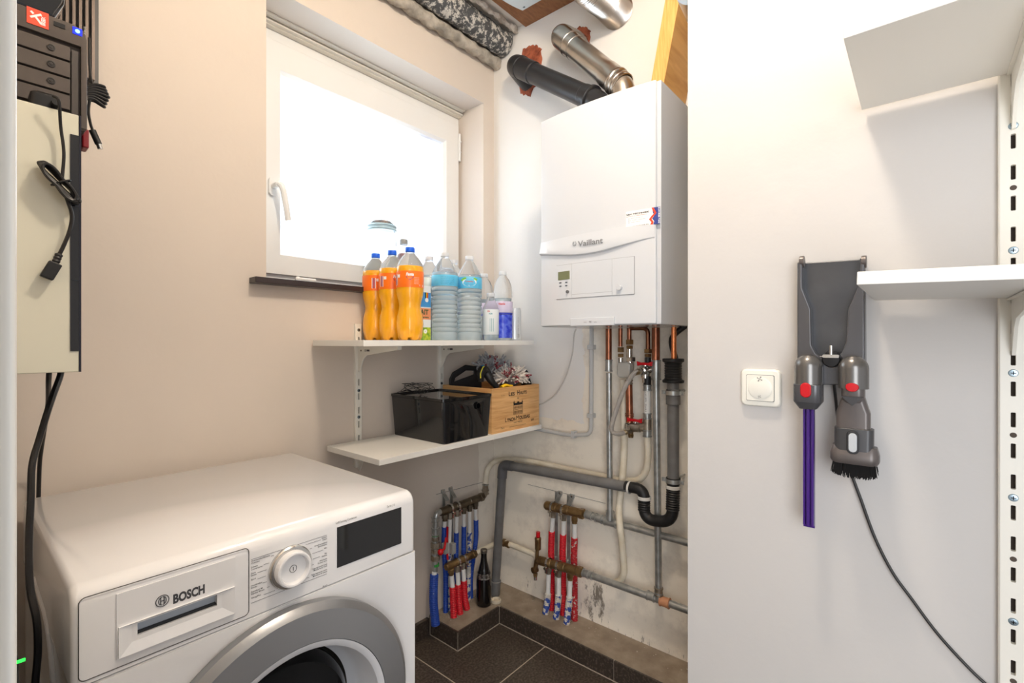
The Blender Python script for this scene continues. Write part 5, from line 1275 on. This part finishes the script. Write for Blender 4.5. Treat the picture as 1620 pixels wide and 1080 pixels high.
# valve column beside the dryer
t = thing('valve_column', 'column of grey valve fittings with green rings between dryer and corner manifold', 'valve', L(689, 900, .06))
c = lambda px, py: L(px, py, .062)
m = MB(); m.tube(elbow_path([lp(698, 809), c(690, 812), c(689, 835)], .015), .0120, 14); m.cyl(c(689, 830), c(688, 903), .0120); collar(m, c(689, 822), Z_, .0140, .02); collar(m, c(689, 840), Z_, .0150, .03); m.build('fitting_body', STEEL, t)
m = MB(); nut(m, c(689, 862), Z_, .0190, .022); nut(m, c(689, 871), Z_, .0175, .016); nut(m, c(689, 882), Z_, .0190, .020); nut(m, c(689, 852), Z_, .0150, .014); m.build('union_nut', FIT, t)
m = MB(); 
for py in (845, 893): m.cyl(c(689, py + 2), c(689, py - 2), .0145)
m.build('green_ring', mat('green_ring', (50, 140, 60), .4), t)
m = MB(); m.cyl(c(689, 838), c(689, 834), .0148); m.build('paper_ring', WPIPE, t)
m = MB(); m.ball(L(697, 873, .085), .0125, 14); m.tube([L(697, 873, .085), L(703, 868, .08), L(706, 850, .075)], .005, 8); m.build('red_lever', REDP, t)
P = [c(688, 900), L(687, 908, .062), L(686, 930, .064), L(686, 955, .066), lfoot(689, 975, .07)]
loop('thick blue-sleeved pipe under the valve column, next to the dryer', P, 1, SB, .0110, .0165)
# brackets
for px, py, w_ in ((700, 774, 'left'), (712, 770, 'right')):
    t = thing('pipe_bracket', 'galvanised strip bracket on the window wall above the corner manifold, %s one' % w_, 'bracket', L(px, 860, 0), 'manifold brackets on the window wall')
    p0 = L(px, py, 0); p1 = L(px, 880, 0); m = MB()
    m.box(p0.x - .009, p0.x + .009, YW - .006, YW, p0.z - .012, p0.z)
    m.slab([p0 + V((-.009, -.002, -.008)), p0 + V((.009, -.002, -.008)), p0 + V((.009, -.034, -.040)), p0 + V((-.009, -.034, -.040))], Y_, .003)
    m.box(p0.x - .007, p0.x + .007, YW - .010, YW - .007, p1.z, p0.z - .004)
    m.build('strip', STEEL, t, bevel=.0006)
    s_ = MB(); s_.lathe([(.006, 0), (.005, .003), (0, .004)], p0 + V((0, -.006, -.005)), -Y_, 10); s_.build('bolt', CHROME, t)
    m = MB(); q_ = L(px + 7, 868, .08); m.box(q_.x - .010, q_.x + .010, q_.y - .0, q_.y + .022, q_.z - .022, q_.z + .022); m.build('clip_block', mat('grey_clip_block', (150, 150, 148), .5), t, bevel=.003)
# champagne-style bottle on the ledge
bxx, byy = 1.498, 1.428
t = thing('dark_bottle', 'dark glass bottle with silver label and foil standing on the ledge in the corner', 'bottle', (bxx, byy, FL))
m = MB(); m.lathe([(0, .003), (.026, 0), (.0315, .005), (.0325, .012), (.0325, .105), (.030, .125), (.022, .155), (.0145, .185), (.0125, .205), (.0125, .222), (.0140, .224), (.0140, .233), (.0125, .235), (0, .235)], (bxx, byy, FL), seg=36); BT = m.build('glass', mat('black_glass', (14, 12, 12), .08, coat=.5), t)
m = MB(); m.lathe([(.0315, .118), (.0275, .140)], (bxx, byy, FL), seg=40); m.build('silver_label', mat('silver_label', (170, 166, 160), .3, .7, c2=(80, 74, 70), nscale=70, soft=.05), t)
m = MB(); m.lathe([(.0145, .222), (.0148, .234), (.013, .2365), (0, .2367)], (bxx, byy, FL), seg=28); m.build('cap', mat('dull_foil', (110, 104, 96), .4, .8), t)
# bits of rubble on the ledge
rnd = random.Random(21); m = MB()
for k in range(70):
    if k < 40: x = rnd.uniform(1.32, 1.52); y = rnd.uniform(1.44, 1.53)
    else: x = rnd.uniform(1.60, 1.68); y = rnd.uniform(.5, 1.4)
    r = rnd.uniform(.001, .0035); m.ball((x, y, FL + r*.3), r, 5, .6)
rb = m.build('rubble', mat('rubble', (176, 164, 148), .9)); rb['kind'] = 'stuff'; tag(rb, 'crumbs of plaster and grit scattered on the concrete ledge', 'rubble')

# ================================================================ RIGHT WALL: switch, vacuum dock, tools, cable
sA, sB = R(1174, 614), R(1237, 614); sc_ = (sA + sB)/2; sc_.z = (R(1205, 583).z + R(1205, 643).z)/2
t = thing('fan_switch', 'white square fan speed switch on the wall left of the vacuum dock', 'switch', sc_)
U = -Y_   # to the right when facing this wall
Wd = sA.y - sB.y
m = MB(); rows = []
for s_, dd in ((1, 0), (1, .004), (.98, .008), (.94, .0105), (.90, .011)):
    rows.append([sc_ + U*(a*s_) + Z_*(b*s_*1.0) - X_*dd for a, b in rrect(Wd, Wd*1.02, .010)])
m.rings(rows); m.build('plate', mat('cream_white_plastic', (236, 234, 224), .28), t, ang=50)
m = MB(); m.prism(rrect(Wd*.70, Wd*.72, .003), sc_, U, Z_, -X_, .0105, .0117); m.build('gap', INK, t)
m = MB(); m.prism(rrect(Wd*.68, Wd*.70, .003), sc_, U, Z_, -X_, .0105, .0135); m.build('rocker', mat('cream_white_plastic', (236, 234, 224), .28), t, bevel=.0005)
m = MB(); m.lathe([(Wd*.30, .0130), (Wd*.30, .0145), (Wd*.27, .0155), (0, .0158)], sc_, -X_, 40); dl = m.build('dial', mat('cream_white_plastic', (236, 234, 224), .28), t)
def fan_symbol(c, s_):
    m = MB()
    for k in range(4):
        a = PI/2*k
        pts = [(0, 0), (.25, .55), (.2, .95), (.6, 1.0), (.75, .75), (.4, .65), (.3, .2)]
        m.face([m.bm.verts.new(c + U*(s_*(x*math.cos(a) - y*math.sin(a))) + Z_*(s_*(x*math.sin(a) + y*math.cos(a)))) for x, y in pts])
    return m
fan_symbol(sc_ + Z_*Wd*.25 - X_*.0166, .0050).build('large_fan_symbol', INK, t); fan_symbol(sc_ - Z_*Wd*.23 - X_*.0166, .0028).build('small_fan_symbol', INK, t)

DG = mat('iron_grey_plastic', (88, 88, 91), .25, .35); DG2 = mat('dark_iron_plastic', (68, 68, 70), .35, .3); TG = mat('warm_iron_plastic', (98, 92, 90), .32, .35)
def rs(m, pts, o0, o1): m.slab([R(px, py, 0) - X_*o0 for px, py in pts], -X_, o1 - o0)
t = thing('vacuum_dock', 'grey wall dock of a cordless vacuum cleaner with empty cradle', 'vacuum dock', R(1318, 608))
m = MB(); rs(m, [(1268, 417), (1370, 411), (1371, 575), (1337, 578), (1337, 608), (1303, 608), (1301, 578), (1267, 568)], 0, .012); m.build('back_plate', mat('dock_back_grey', (86, 88, 92), .22, .35, c2=(72, 74, 78), nscale=14, soft=.2), t, bevel=.002)
m = MB(); rs(m, [(1267, 418), (1275, 418), (1275, 458), (1288, 490), (1289, 545), (1296, 558), (1308, 568), (1308, 580), (1267, 572)], .011, .040); m.build('side_cheek', DG, t, bevel=.003)
m = MB(); rs(m, [(1371, 412), (1363, 412), (1362, 452), (1345, 490), (1342, 540), (1336, 556), (1324, 568), (1324, 580), (1371, 575)], .011, .040); m.build('side_cheek', DG, t, bevel=.003)
m = MB(); rs(m, [(1301, 562), (1337, 562), (1337, 606), (1301, 606)], .011, .043); m.build('lower_block', DG, t, bevel=.002)
for px in (1269, 1367):
    m = MB(); p = R(px, 414, .03); m.cyl(p - Y_*.004, p + Y_*.004, .0115, seg=24); m.build('hinge_cap', TG, t, bevel=.001)
c = R(1316, 558, .042); m = MB(); m.lathe([(0, 0), (.016, .0), (.015, .010), (.013, .012), (0, .0125)], c - Z_*.012, -X_, 24); m.build('contact_cup', mat('cup_black', (24, 24, 26), .3), t)
m = MB(); m.cyl(c - X_*.012 - Z_*.004, c - X_*.012 + Z_*.014, .0028); m.prism(rrect(.026, .006, .002), c - Z_*.006, U, Z_, -X_, .008, .016); m.build('charging_pin', CHROME, t)
# crevice tool with purple tube
def dome(m, c, r, h, ztop):
    pass
rC = .0235; c1_ = R(1279, 600, .058)
t = thing('crevice_tool', 'purple tube attachment with grey domed head and red button clipped to the dock, left one', 'vacuum attachment', R(1279, 834, .045), 'vacuum attachments on the dock')
zt_, zj, zb_, zc_ = R(1279, 560, .058).z, R(1279, 607, .058).z, R(1279, 634, .058).z, R(1279, 646, .058).z
m = MB(); hh = zt_ - zj; prof = [(0, hh)] + [(rC*math.sin(PI/2*k/8), hh - .024 + .024*math.cos(PI/2*k/8)) for k in range(1, 9)] + [(rC, 0), (0, 0)]
m.lathe(prof, (c1_.x, c1_.y, zj), Z_, 32); hd_ = m.build('domed_head', mat('polished_grey', (112, 110, 108), .24, .6), t)
m = MB(); m.rings([[V((c1_.x + b, c1_.y + a, z)) for a, b in rrect(.047*s_, .046*s_, .012*s_)] for z, s_ in ((zj, 1), (zb_, 1), (zb_ - .001, .98), (zc_, .60))]); m.build('collar', DG, t, bevel=.001)
m = MB(); m.prism(rrect(.018, .028, .0088), (c1_.x, c1_.y + .001, (zj+zb_)/2 + .006), U, Z_, -X_, .018, .0255); m.build('red_button', REDP, t, bevel=.002)
PUR = mat('purple_tube', (66, 28, 126), .12, .2, coat=.6)
m = MB(); zz = R(1279, 833, .05).z
sec = [(a*.82, b*.82) for a, b in ((-.0115, -.009), (.0115, -.009), (.0115, .006), (.0100, .009), (.0065, .009), (.0055, .003), (.0040, .003), (.0030, .010), (-.0030, .010), (-.0040, .003), (-.0055, .003), (-.0065, .009), (-.0100, .009), (-.0115, .006))]
m.rings([[V((c1_.x + .004 - b, c1_.y - a, z)) for a, b in sec] for z in (zc_ + .004, zz + .006)]); m.build('purple_tube', PUR, t)
m = MB(); m.rings([[V((c1_.x + .004 - b, c1_.y - a, z)) for a, b in sec[:2] + [(.0094, -.002), (-.0094, -.002)]] for z in (zz + .006, zz)]); m.build('tube_tip', PUR, t)
# combination brush tool
t = thing('brush_tool', 'grey flat brush attachment with black bristles and red button clipped to the dock, right one', 'vacuum attachment', R(1351, 757, .045), 'vacuum attachments on the dock')
cx_ = R(1350, 600, .058); OX = cx_.x
zt_, zj = R(1350, 562, .058).z, R(1350, 614, .058).z; hh = zt_ - zj
m = MB(); prof = [(0, hh)] + [(rC*math.sin(PI/2*k/8), hh - .024 + .024*math.cos(PI/2*k/8)) for k in range(1, 9)] + [(rC, 0), (0, 0)]
m.lathe(prof, (OX, cx_.y, zj), Z_, 32); m.build('domed_head', mat('polished_grey', (112, 110, 108), .24, .6), t)
def zpx(py): return R(1350, py, .058).z
def sect(wd, dp, z, r=.010, dy=0, dx=0): return [V((OX + dx + b, cx_.y + dy + a, z)) for a, b in rrect(wd, dp, min(r, wd*.3, dp*.3))]
m = MB(); m.rings([sect(.035, .036, zj), sect(.035, .036, zpx(628)), sect(.033, .030, zpx(636))]); m.build('neck', TG, t, ang=40)
m = MB(); m.lathe([(.0098, 0), (.0102, .006), (.009, .009), (0, .0095)], (OX - .0155, cx_.y, zpx(611)), -X_, 28, 1, .82, xd=-Y_); m.build('red_button', REDP, t)
m = MB(); m.rings([sect(.034, .030, zpx(626)), sect(.046, .027, zpx(645)), sect(.051, .026, zpx(652)), sect(.051, .026, zpx(682))]); nb = m.build('flat_body', TG, t, ang=40)
m = MB(); m.slab([V((OX - .0205, cx_.y + a, z)) for a, z in ((.0165, zpx(626)), (-.0165, zpx(626)), (0, zpx(640)))], X_, .006); m.build('chevron', DG2, t)
dy_ = R(1350, 690, .058).y - R(1350.5, 690, .058).y
m = MB(); m.rings([sect(.059, .034, zpx(676), dy=-.001), sect(.058, .038, zpx(714), dy=-.001)]); m.build('collar', DG2, t, bevel=.0015)
m = MB(); m.prism(rrect(.018, .042, .0085), (OX - .0165, cx_.y - .001, zpx(697)), U, Z_, -X_, 0, .0050); bz = m.build('button_bezel', mat('bezel_dark', (44, 44, 46), .4), t, bevel=.001)
m = MB(); m.prism(rrect(.0125, .034, .0060), (OX - .0165, cx_.y - .001, zpx(697)), U, Z_, -X_, .004, .0070); m.build('grey_button', mat('light_button', (190, 194, 198), .35), t, bevel=.001)
m = MB(); m.rings([sect(.066, .030, zpx(704), .014, -.002), sect(.073, .044, zpx(716), .02, -.002), sect(.073, .046, zpx(726), .02, -.002), sect(.067, .040, zpx(731), .02, -.002)]); m.build('brush_base', TG, t, ang=40)
rnd = random.Random(8); m = MB(); zb0 = zpx(730)
for k in range(420):
    a = rnd.uniform(-.031, .031); b = rnd.choice((-.017, .017, rnd.uniform(-.017, .017))); ln_ = rnd.uniform(.022, .027) - .006*(abs(a)/.031)**3
    p0 = V((OX + b, cx_.y - .002 + a, zb0)); p1 = p0 + V((b*.15, a*.08 + rnd.uniform(-.001, .001), -ln_)); m.cyl(p0, p1, .0008, .0005, seg=4)
br = m.build('bristles', mat('black_bristle', (12, 11, 12), .6), t); br['kind'] = 'stuff'
# dock cable
P = [R(1319, 604, .025), R(1322, 630, .02), R(1326, 665, .012), R(1336, 715, .008), R(1348, 752, .008), R(1362, 790, .008), R(1384, 850, .008), R(1412, 905, .008), R(1443, 948, .008), R(1480, 998, .008), R(1520, 1043, .008), R(1560, 1082, .010), R(1600, 1110, .012)]
tag(MB().tube(smooth_path(P, 8), .0026, 8).build('dock_cable', mat('dark_cable', (44, 42, 42), .45)), 'thin dark cable curving down the wall from the vacuum dock', 'cable')

# ================================================================ LEFT: cabinet, computer, cables
CY = 1.02
def K(px, py, y=CY): return ony(y, px, py)
cz0, cz1 = K(126, 588).z, K(127, 183).z; cxr = K(128.5, 400).x
t = thing('wall_cabinet', 'cream-fronted cabinet with a tall dark glass strip hanging at the left edge', 'cabinet', (.0, CY, cz0))
m = MB(); m.box(-.118, cxr - .002, CY + .008, 1.40, cz0 + .002, cz1 - .002); m.build('casing', BLACK, t, bevel=.002)
m = MB(); m.box(-.118, cxr - .0025, CY, CY + .008, cz0, cz1); m.build('front_panel', mat('cream_glass', (212, 210, 192), .18, coat=.3), t, bevel=.0015)
m = MB(); m.box(cxr - .0025, cxr, CY - .0005, CY + .012, cz0, cz1); m.build('edge_trim', mat('edge_dark', (30, 28, 40), .3), t)
s0, s1 = K(111, 212), K(126.5, 555)
m = MB(); m.box(s0.x, cxr - .0028, CY - .0015, CY + .001, s1.z, s0.z); sg = m.build('glass_strip', mat('dark_strip_glass', (34, 34, 36), .3), t)
for py in (326, 443):
    m = MB(); z = K(118, py).z; m.box(s0.x, cxr - .0028, CY - .0022, CY - .0012, z - .0007, z + .0007); m.build('divider', BLACKG, sg)
PY = 1.075
pz0 = K(135, 214, PY).z; pz1 = K(120, 52, PY).z; pxr = K(138, 150, PY).x
def Kp(px, py, dy=0): return ony(PY - dy, px, py)
cabtop = cz1 - .002
t = thing('computer_tower', 'dark grey computer tower with stacked drive covers, orange-red sticker and blue power light', 'computer', (.0, 1.2, cabtop))
ztop_ = Kp(136, 46).z
m = MB(); m.box(-.11, pxr, PY + .012, 1.42, cabtop, ztop_ - .004); m.build('case', mat('case_black', (26, 26, 28), .4), t, bevel=.003)
BZ = mat('bezel_grey', (84, 76, 70), .35, .2)
m = MB(); out_ = [(-.11, cabtop + .001), (pxr, cabtop + .001), (pxr, ztop_ - .018), (pxr - .004, ztop_ - .006), (pxr - .016, ztop_), (-.11, ztop_ + .002)]
m.slab([V((x, PY, z)) for x, z in out_], Y_, .014); bz_ = m.build('bezel', BZ, t, bevel=.001)
ix1 = Kp(132, 85).x; iz1 = Kp(131, 75).z
cut(bz_, MB().box(-.105, ix1 - .003, PY - .01, PY + .009, cabtop + .004, iz1))
zs_ = [Kp(110, y).z for y in (73, 98, 124.5, 150, 176)]
m = MB(); xr_ = Kp(111, 110).x
for k in range(4):
    m = MB(); m.box(-.10, xr_, PY + .0005, PY + .010, zs_[k+1] + .0022, zs_[k] - .0012)
    if zs_[k+1] < cabtop: m.bm.free(); m = MB(); m.box(-.10, xr_, PY + .0005, PY + .010, max(cabtop + .005, zs_[k+1]), zs_[k] - .0012)
    dc = m.build('drive_cover', BZ, t, bevel=.0006)
    c = Kp(81, (86, 113, 139, 166)[k]*1 - 9 + (0, -1, -1.5, -2)[k]*0 - 0)
    c = V((Kp(81, 76).x, PY, (zs_[k] + zs_[k+1])/2 + .001))
    m = MB(); m.lathe([(.0052, 0), (.0052, .001), (.0040, .0012), (.0035, .0004), (.002, .0004), (.0018, .0012), (0, .0012)], c, -Y_, 20); m.build('lock', mat('lock_dark', (48, 44, 42), .4), dc)
m = MB(); m.box(xr_ + .002, xr_ + .010, PY + .001, PY + .010, cabtop + .004, zs_[0] - .004); m.build('side_rail', mat('bezel_dim', (66, 60, 56), .4), t)
b0, b1 = Kp(115, 44, .001), Kp(130, 56, .001)
pb = V((Kp(122.5, 50).x, PY - .0002, Kp(122.5, 50).z))
m = MB(); m.box(b0.x, b1.x, PY - .0012, PY + .001, pb.z - .0055, pb.z + .0055); pbo = m.build('power_button', mat('blue_led', (20, 40, 255), .3, emit=1.2), t)
m = MB(); m.lathe([(.0030, 0), (.0030, .0005), (0, .0006)], pb - Y_*.0011, -Y_, 16); m.build('led_glow', mat('cyan_led', (120, 220, 255), .3, emit=2.5), pbo)
u0, u1 = Kp(85, 34), Kp(103, 45)
m = MB(); um = (u0 + u1)/2; m.box(u0.x, u1.x, PY - .0012, PY + .001, um.z - .004, um.z + .003); m.build('usb_port', BLACK, t)
s0, s1 = Kp(42, 10), Kp(77, 46)
szc = (Kp(42, 10).z + Kp(77, 22).z)/2, (Kp(42, 36).z + Kp(77, 47).z)/2
m = MB(); m.box(s0.x, s1.x, PY - .0010, PY + .0005, szc[1], szc[0]); sk = m.build('sticker', mat('orange_red_sticker', (238, 80, 52), .4), t)
w_, h_ = s1.x - s0.x, szc[0] - szc[1]; sfn = flat((s0.x, PY - .0013, szc[1]), X_, Z_)
m = MB()
def seg2(m, f, a, b, th):
    a, b = V((*a, 0)), V((*b, 0)); d = (b-a).normalized(); n_ = V((-d.y, d.x, 0))*th/2
    m.face([m.bm.verts.new(f(q.x*w_, q.y*h_)) for q in (a - n_, b - n_, b + n_, a + n_)])
seg2(m, sfn, (.16, .40), (.66, .78), .12); seg2(m, sfn, (.40, .52), (.66, .18), .12); seg2(m, sfn, (.18, .78), (.30, .66), .12)
m.text('BREEX', (lambda u, v: V((s0.x + .74*w_ + .075*w_ - v + .02*w_, PY - .0013, szc[1] + .14*h_ + u))), .0045, h_*.55, .04)
m.build('white_emblem', TEXTW, sk)
m = MB(); m.text('ASUS', (lambda u, v: V((Kp(136, 50).x - v, PY - .0006, Kp(136, 56).z + u))), .003, .014); m.build('side_lettering', mat('pale_print', (190, 186, 180), .5), t)
# glossy black bag-like object on the tower
m = MB(); zz = ztop_ + .001
pts = [(-.10, zz + .002), (Kp(88, 20).x, zz + .002), (Kp(104, 2).x, Kp(104, 2).z), (Kp(104, 2).x + .004, Kp(104, 2).z + .05), (-.10, Kp(104, 2).z + .09)]
m.slab([V((x, PY + .01, z)) for x, z in pts], Y_, .16)
tag(m.build('black_device', BLACKG, bevel=.006, seg=3), 'glossy black plastic device lying on top of the computer tower', 'device')
# black ribbed panel in the corner behind
t = thing('ribbed_panel', 'tall black ribbed panel on the wall behind the computer tower', 'ribbed panel', (.15, 1.51, 1.72))
xe = ony(1.52, 156, 60).x; zlo = ony(1.52, 150, 133).z
m = MB(); m.box(.02, xe, 1.52, YW, zlo, 2.55); m.build('back_board', mat('panel_black', (30, 25, 24), .35), t)
k = 0; x = .045
while x < xe - .004:
    m = MB(); m.box(x, x + .0055, 1.500, 1.5205, zlo + .002, 2.55); m.build('rib', mat('rib_grey', (88, 76, 68), .3, .4), t); x += .0115
# cables
CB = mat('black_cable', (22, 21, 22), .4)
def cable(name, label, P, r=.0028, parts=None, cat='cable', group=None):
    t = thing(name, label, cat, P[0], group); MB().tube(smooth_path(P, 8), r, 8).build('cord', CB, t); return t
# bundle hanging at the side of the tower
t = thing('cable_bundle', 'tied bundle of black cable hanging at the right side of the computer tower', 'cable', ony(1.30, 155, 150))
q = lambda px, py, y=1.30: ony(y, px, py)
for k in range(7):
    a = q(139, 138 + k*3); m = MB(); e = q(170 - abs(k-3)*2, 137 + k*5.2)
    m.tube(smooth_path([a, q(150, 134 + k*4), e, q(168 - abs(k-3)*2, 140 + k*4.6, 1.31), q(150, 141 + k*3.2, 1.315), q(140, 142 + k*2.6, 1.31)], 5), .0034, 8); m.build('loop', CB, t)
m = MB(); m.tube([V((pxr - .01, 1.30, q(140, 150).z)), q(141, 149)], .003, 8); m.build('cord', CB, t)
m = MB(); P = [q(143, 150), q(140, 175), q(143, 195), q(147, 207)]; m.tube(smooth_path(P, 6), .0026, 8); m.tube(smooth_path([q(141, 60), q(142, 110), q(148, 145)], 6), .0022, 8); m.build('cord', CB, t)
m = MB(); m.cyl(q(146, 206), q(156, 228), .0062, seg=12); pg = m.build('plug', BLACKR, t); m = MB(); m.cyl(q(156, 228), q(159, 236), .0048, seg=12); m.build('plug_tip', CHROME, t)
# red connector under the tower
m = MB(); a = ony(1.14, 133, 222); m.cbox(a, (.010, .03, .034)); tag(m.build('red_plug', mat('dark_red_plastic', (120, 14, 24), .4), bevel=.003), 'small dark red plug peeking out behind the cream cabinet front', 'plug')
# cable tied in a loop in front of the cabinet, with adapter on top
t = thing('coiled_cable', 'black power cord tied in a loop and hanging in front of the cream cabinet', 'cable', K(80, 440, CY - .01))
k_ = lambda px, py, d=.012: ony(CY - d, px, py)
m = MB(); m.tube(smooth_path([k_(84, 152, .020), k_(93, 160, .024), k_(96, 200), k_(101, 240), k_(99, 275), k_(97, 290)], 8), .0022, 8); m.build('cord', CB, t)
for j in range(6):
    o = .008 + j*.0032; b_ = 5.5 + 1.6*(j % 3) + .8*j; a_ = 45 - 1.5*j; th = math.radians(46 + (j % 3)*2 - 2); P = []
    for q in range(17):
        f_ = 2*PI*q/16; e_ = a_*math.cos(f_); n_ = b_*math.sin(f_)*(.55 + .45*abs(math.cos(f_*1.0)))
        P.append(k_(94 + e_*math.cos(th) - n_*math.sin(th), 288 + e_*math.sin(th) + n_*math.cos(th), o + .002*math.sin(f_)))
    m = MB(); m.tube(smooth_path(P, 3), .0024, 8); m.build('loop', CB, t)
m = MB(); c = k_(96.5, 289, .016); m.tube([c + V((.012*math.cos(a_)*.9, .010*math.sin(a_), .006*math.cos(a_))) for a_ in [2*PI*i/16 for i in range(17)]], .0013, 6); m.build('tie', CB, t)
m = MB(); m.tube(smooth_path([k_(100, 300), k_(108, 320), k_(114, 342), k_(110, 365), k_(100, 390), k_(93, 404)], 8), .0026, 8); m.build('cord', CB, t)
m = MB(); m.corr([k_(94, 401), k_(86, 420)], .0046, .005, .0009, 12); a, b = k_(88, 416), k_(73, 440); m.obox(a, b, .016, .012, up=Y_); m.build('connector', BLACKR, t, bevel=.002)
t = thing('power_adapter', 'black power adapter lying on top of the cream cabinet', 'adapter', K(70, 160, CY + .02))
m = MB(); a = ony(CY + .028, 70, 158); m.rings([[V((a.x + p[0], a.y + p[1], z)) for p in rrect(.036*s_, .040*s_, .006*s_)] for z, s_ in ((cz1 + .000, 1), (cz1 + .022, .95), (cz1 + .027, .6))]); m.build('housing', BLACK, t, bevel=.001)
m = MB(); m.cyl(V((a.x + .010, a.y - .018, cz1 + .010)), V((a.x + .010, a.y - .034, cz1 + .010)), .0055, seg=12); m.build('socket', BLACKR, t)
# mains cables dropping below the cabinet
yA = 1.08
P = [ony(yA + .05, 97, 560), ony(yA + .05, 95, 595), ony(yA + .02, 84, 625), ony(yA, 74, 655), ony(yA, 62, 695), ony(yA - .02, 51, 735), ony(yA - .04, 49, 790), ony(yA - .06, 46, 860), ony(yA - .08, 48, 930), ony(yA - .1, 58, 980), ony(yA - .1, 60, 1030), ony(yA - .1, 56, 1080), ony(yA - .1, 55, 1130)]
P = [V((min(p.x, DX0 - .006) if p.z < .85 else p.x, p.y, p.z)) for p in P]
P[0].z = cz0 + .004
cable('mains_cable', 'thick black cable dropping from the cabinet down in front of the dryer side', P, .0046, group='black cables left of the dryer')
P = [ony(1.2, 79, 560), ony(1.2, 77, 600), ony(1.3, 76, 640), ony(1.42, 70, 680), ony(1.50, 63, 730), ony(1.515, 61, 785), ony(1.525, 60, 830)]; P[0].z = cz0 + .004
cable('mains_cable', 'thinner black cable dropping from the cabinet behind the dryer', P, .0040, group='black cables left of the dryer')
t = thing('floor_device', 'dark device with a small green light standing between door frame and dryer', 'device', (.03, 1.1, 0))
m = MB(); m.box(-.08, .062, .86, 1.10, 0, .80); m.build('case', BLACK, t, bevel=.004)
m = MB(); c = ony(.8595, 33, 1045); m.box(c.x - .005, c.x + .004, .8585, .8605, c.z - .0016, c.z + .0016); m.build('green_light', mat('green_led', (40, 255, 70), .3, emit=2), t)

# the room's ceiling lamp (above the picture): open white ring shade around the bulb
m = MB(); m.lathe([(.02, .155), (.06, .15), (.06, .12), (.02, .118)], (.67, .31, 2.46), seg=32); m.cyl((.67, .31, 2.58), (.67, .31, 2.53), .015)
tag(m.build('ceiling_lamp', WHITE), 'small white ceiling lamp base in the middle of the room ceiling', 'lamp')
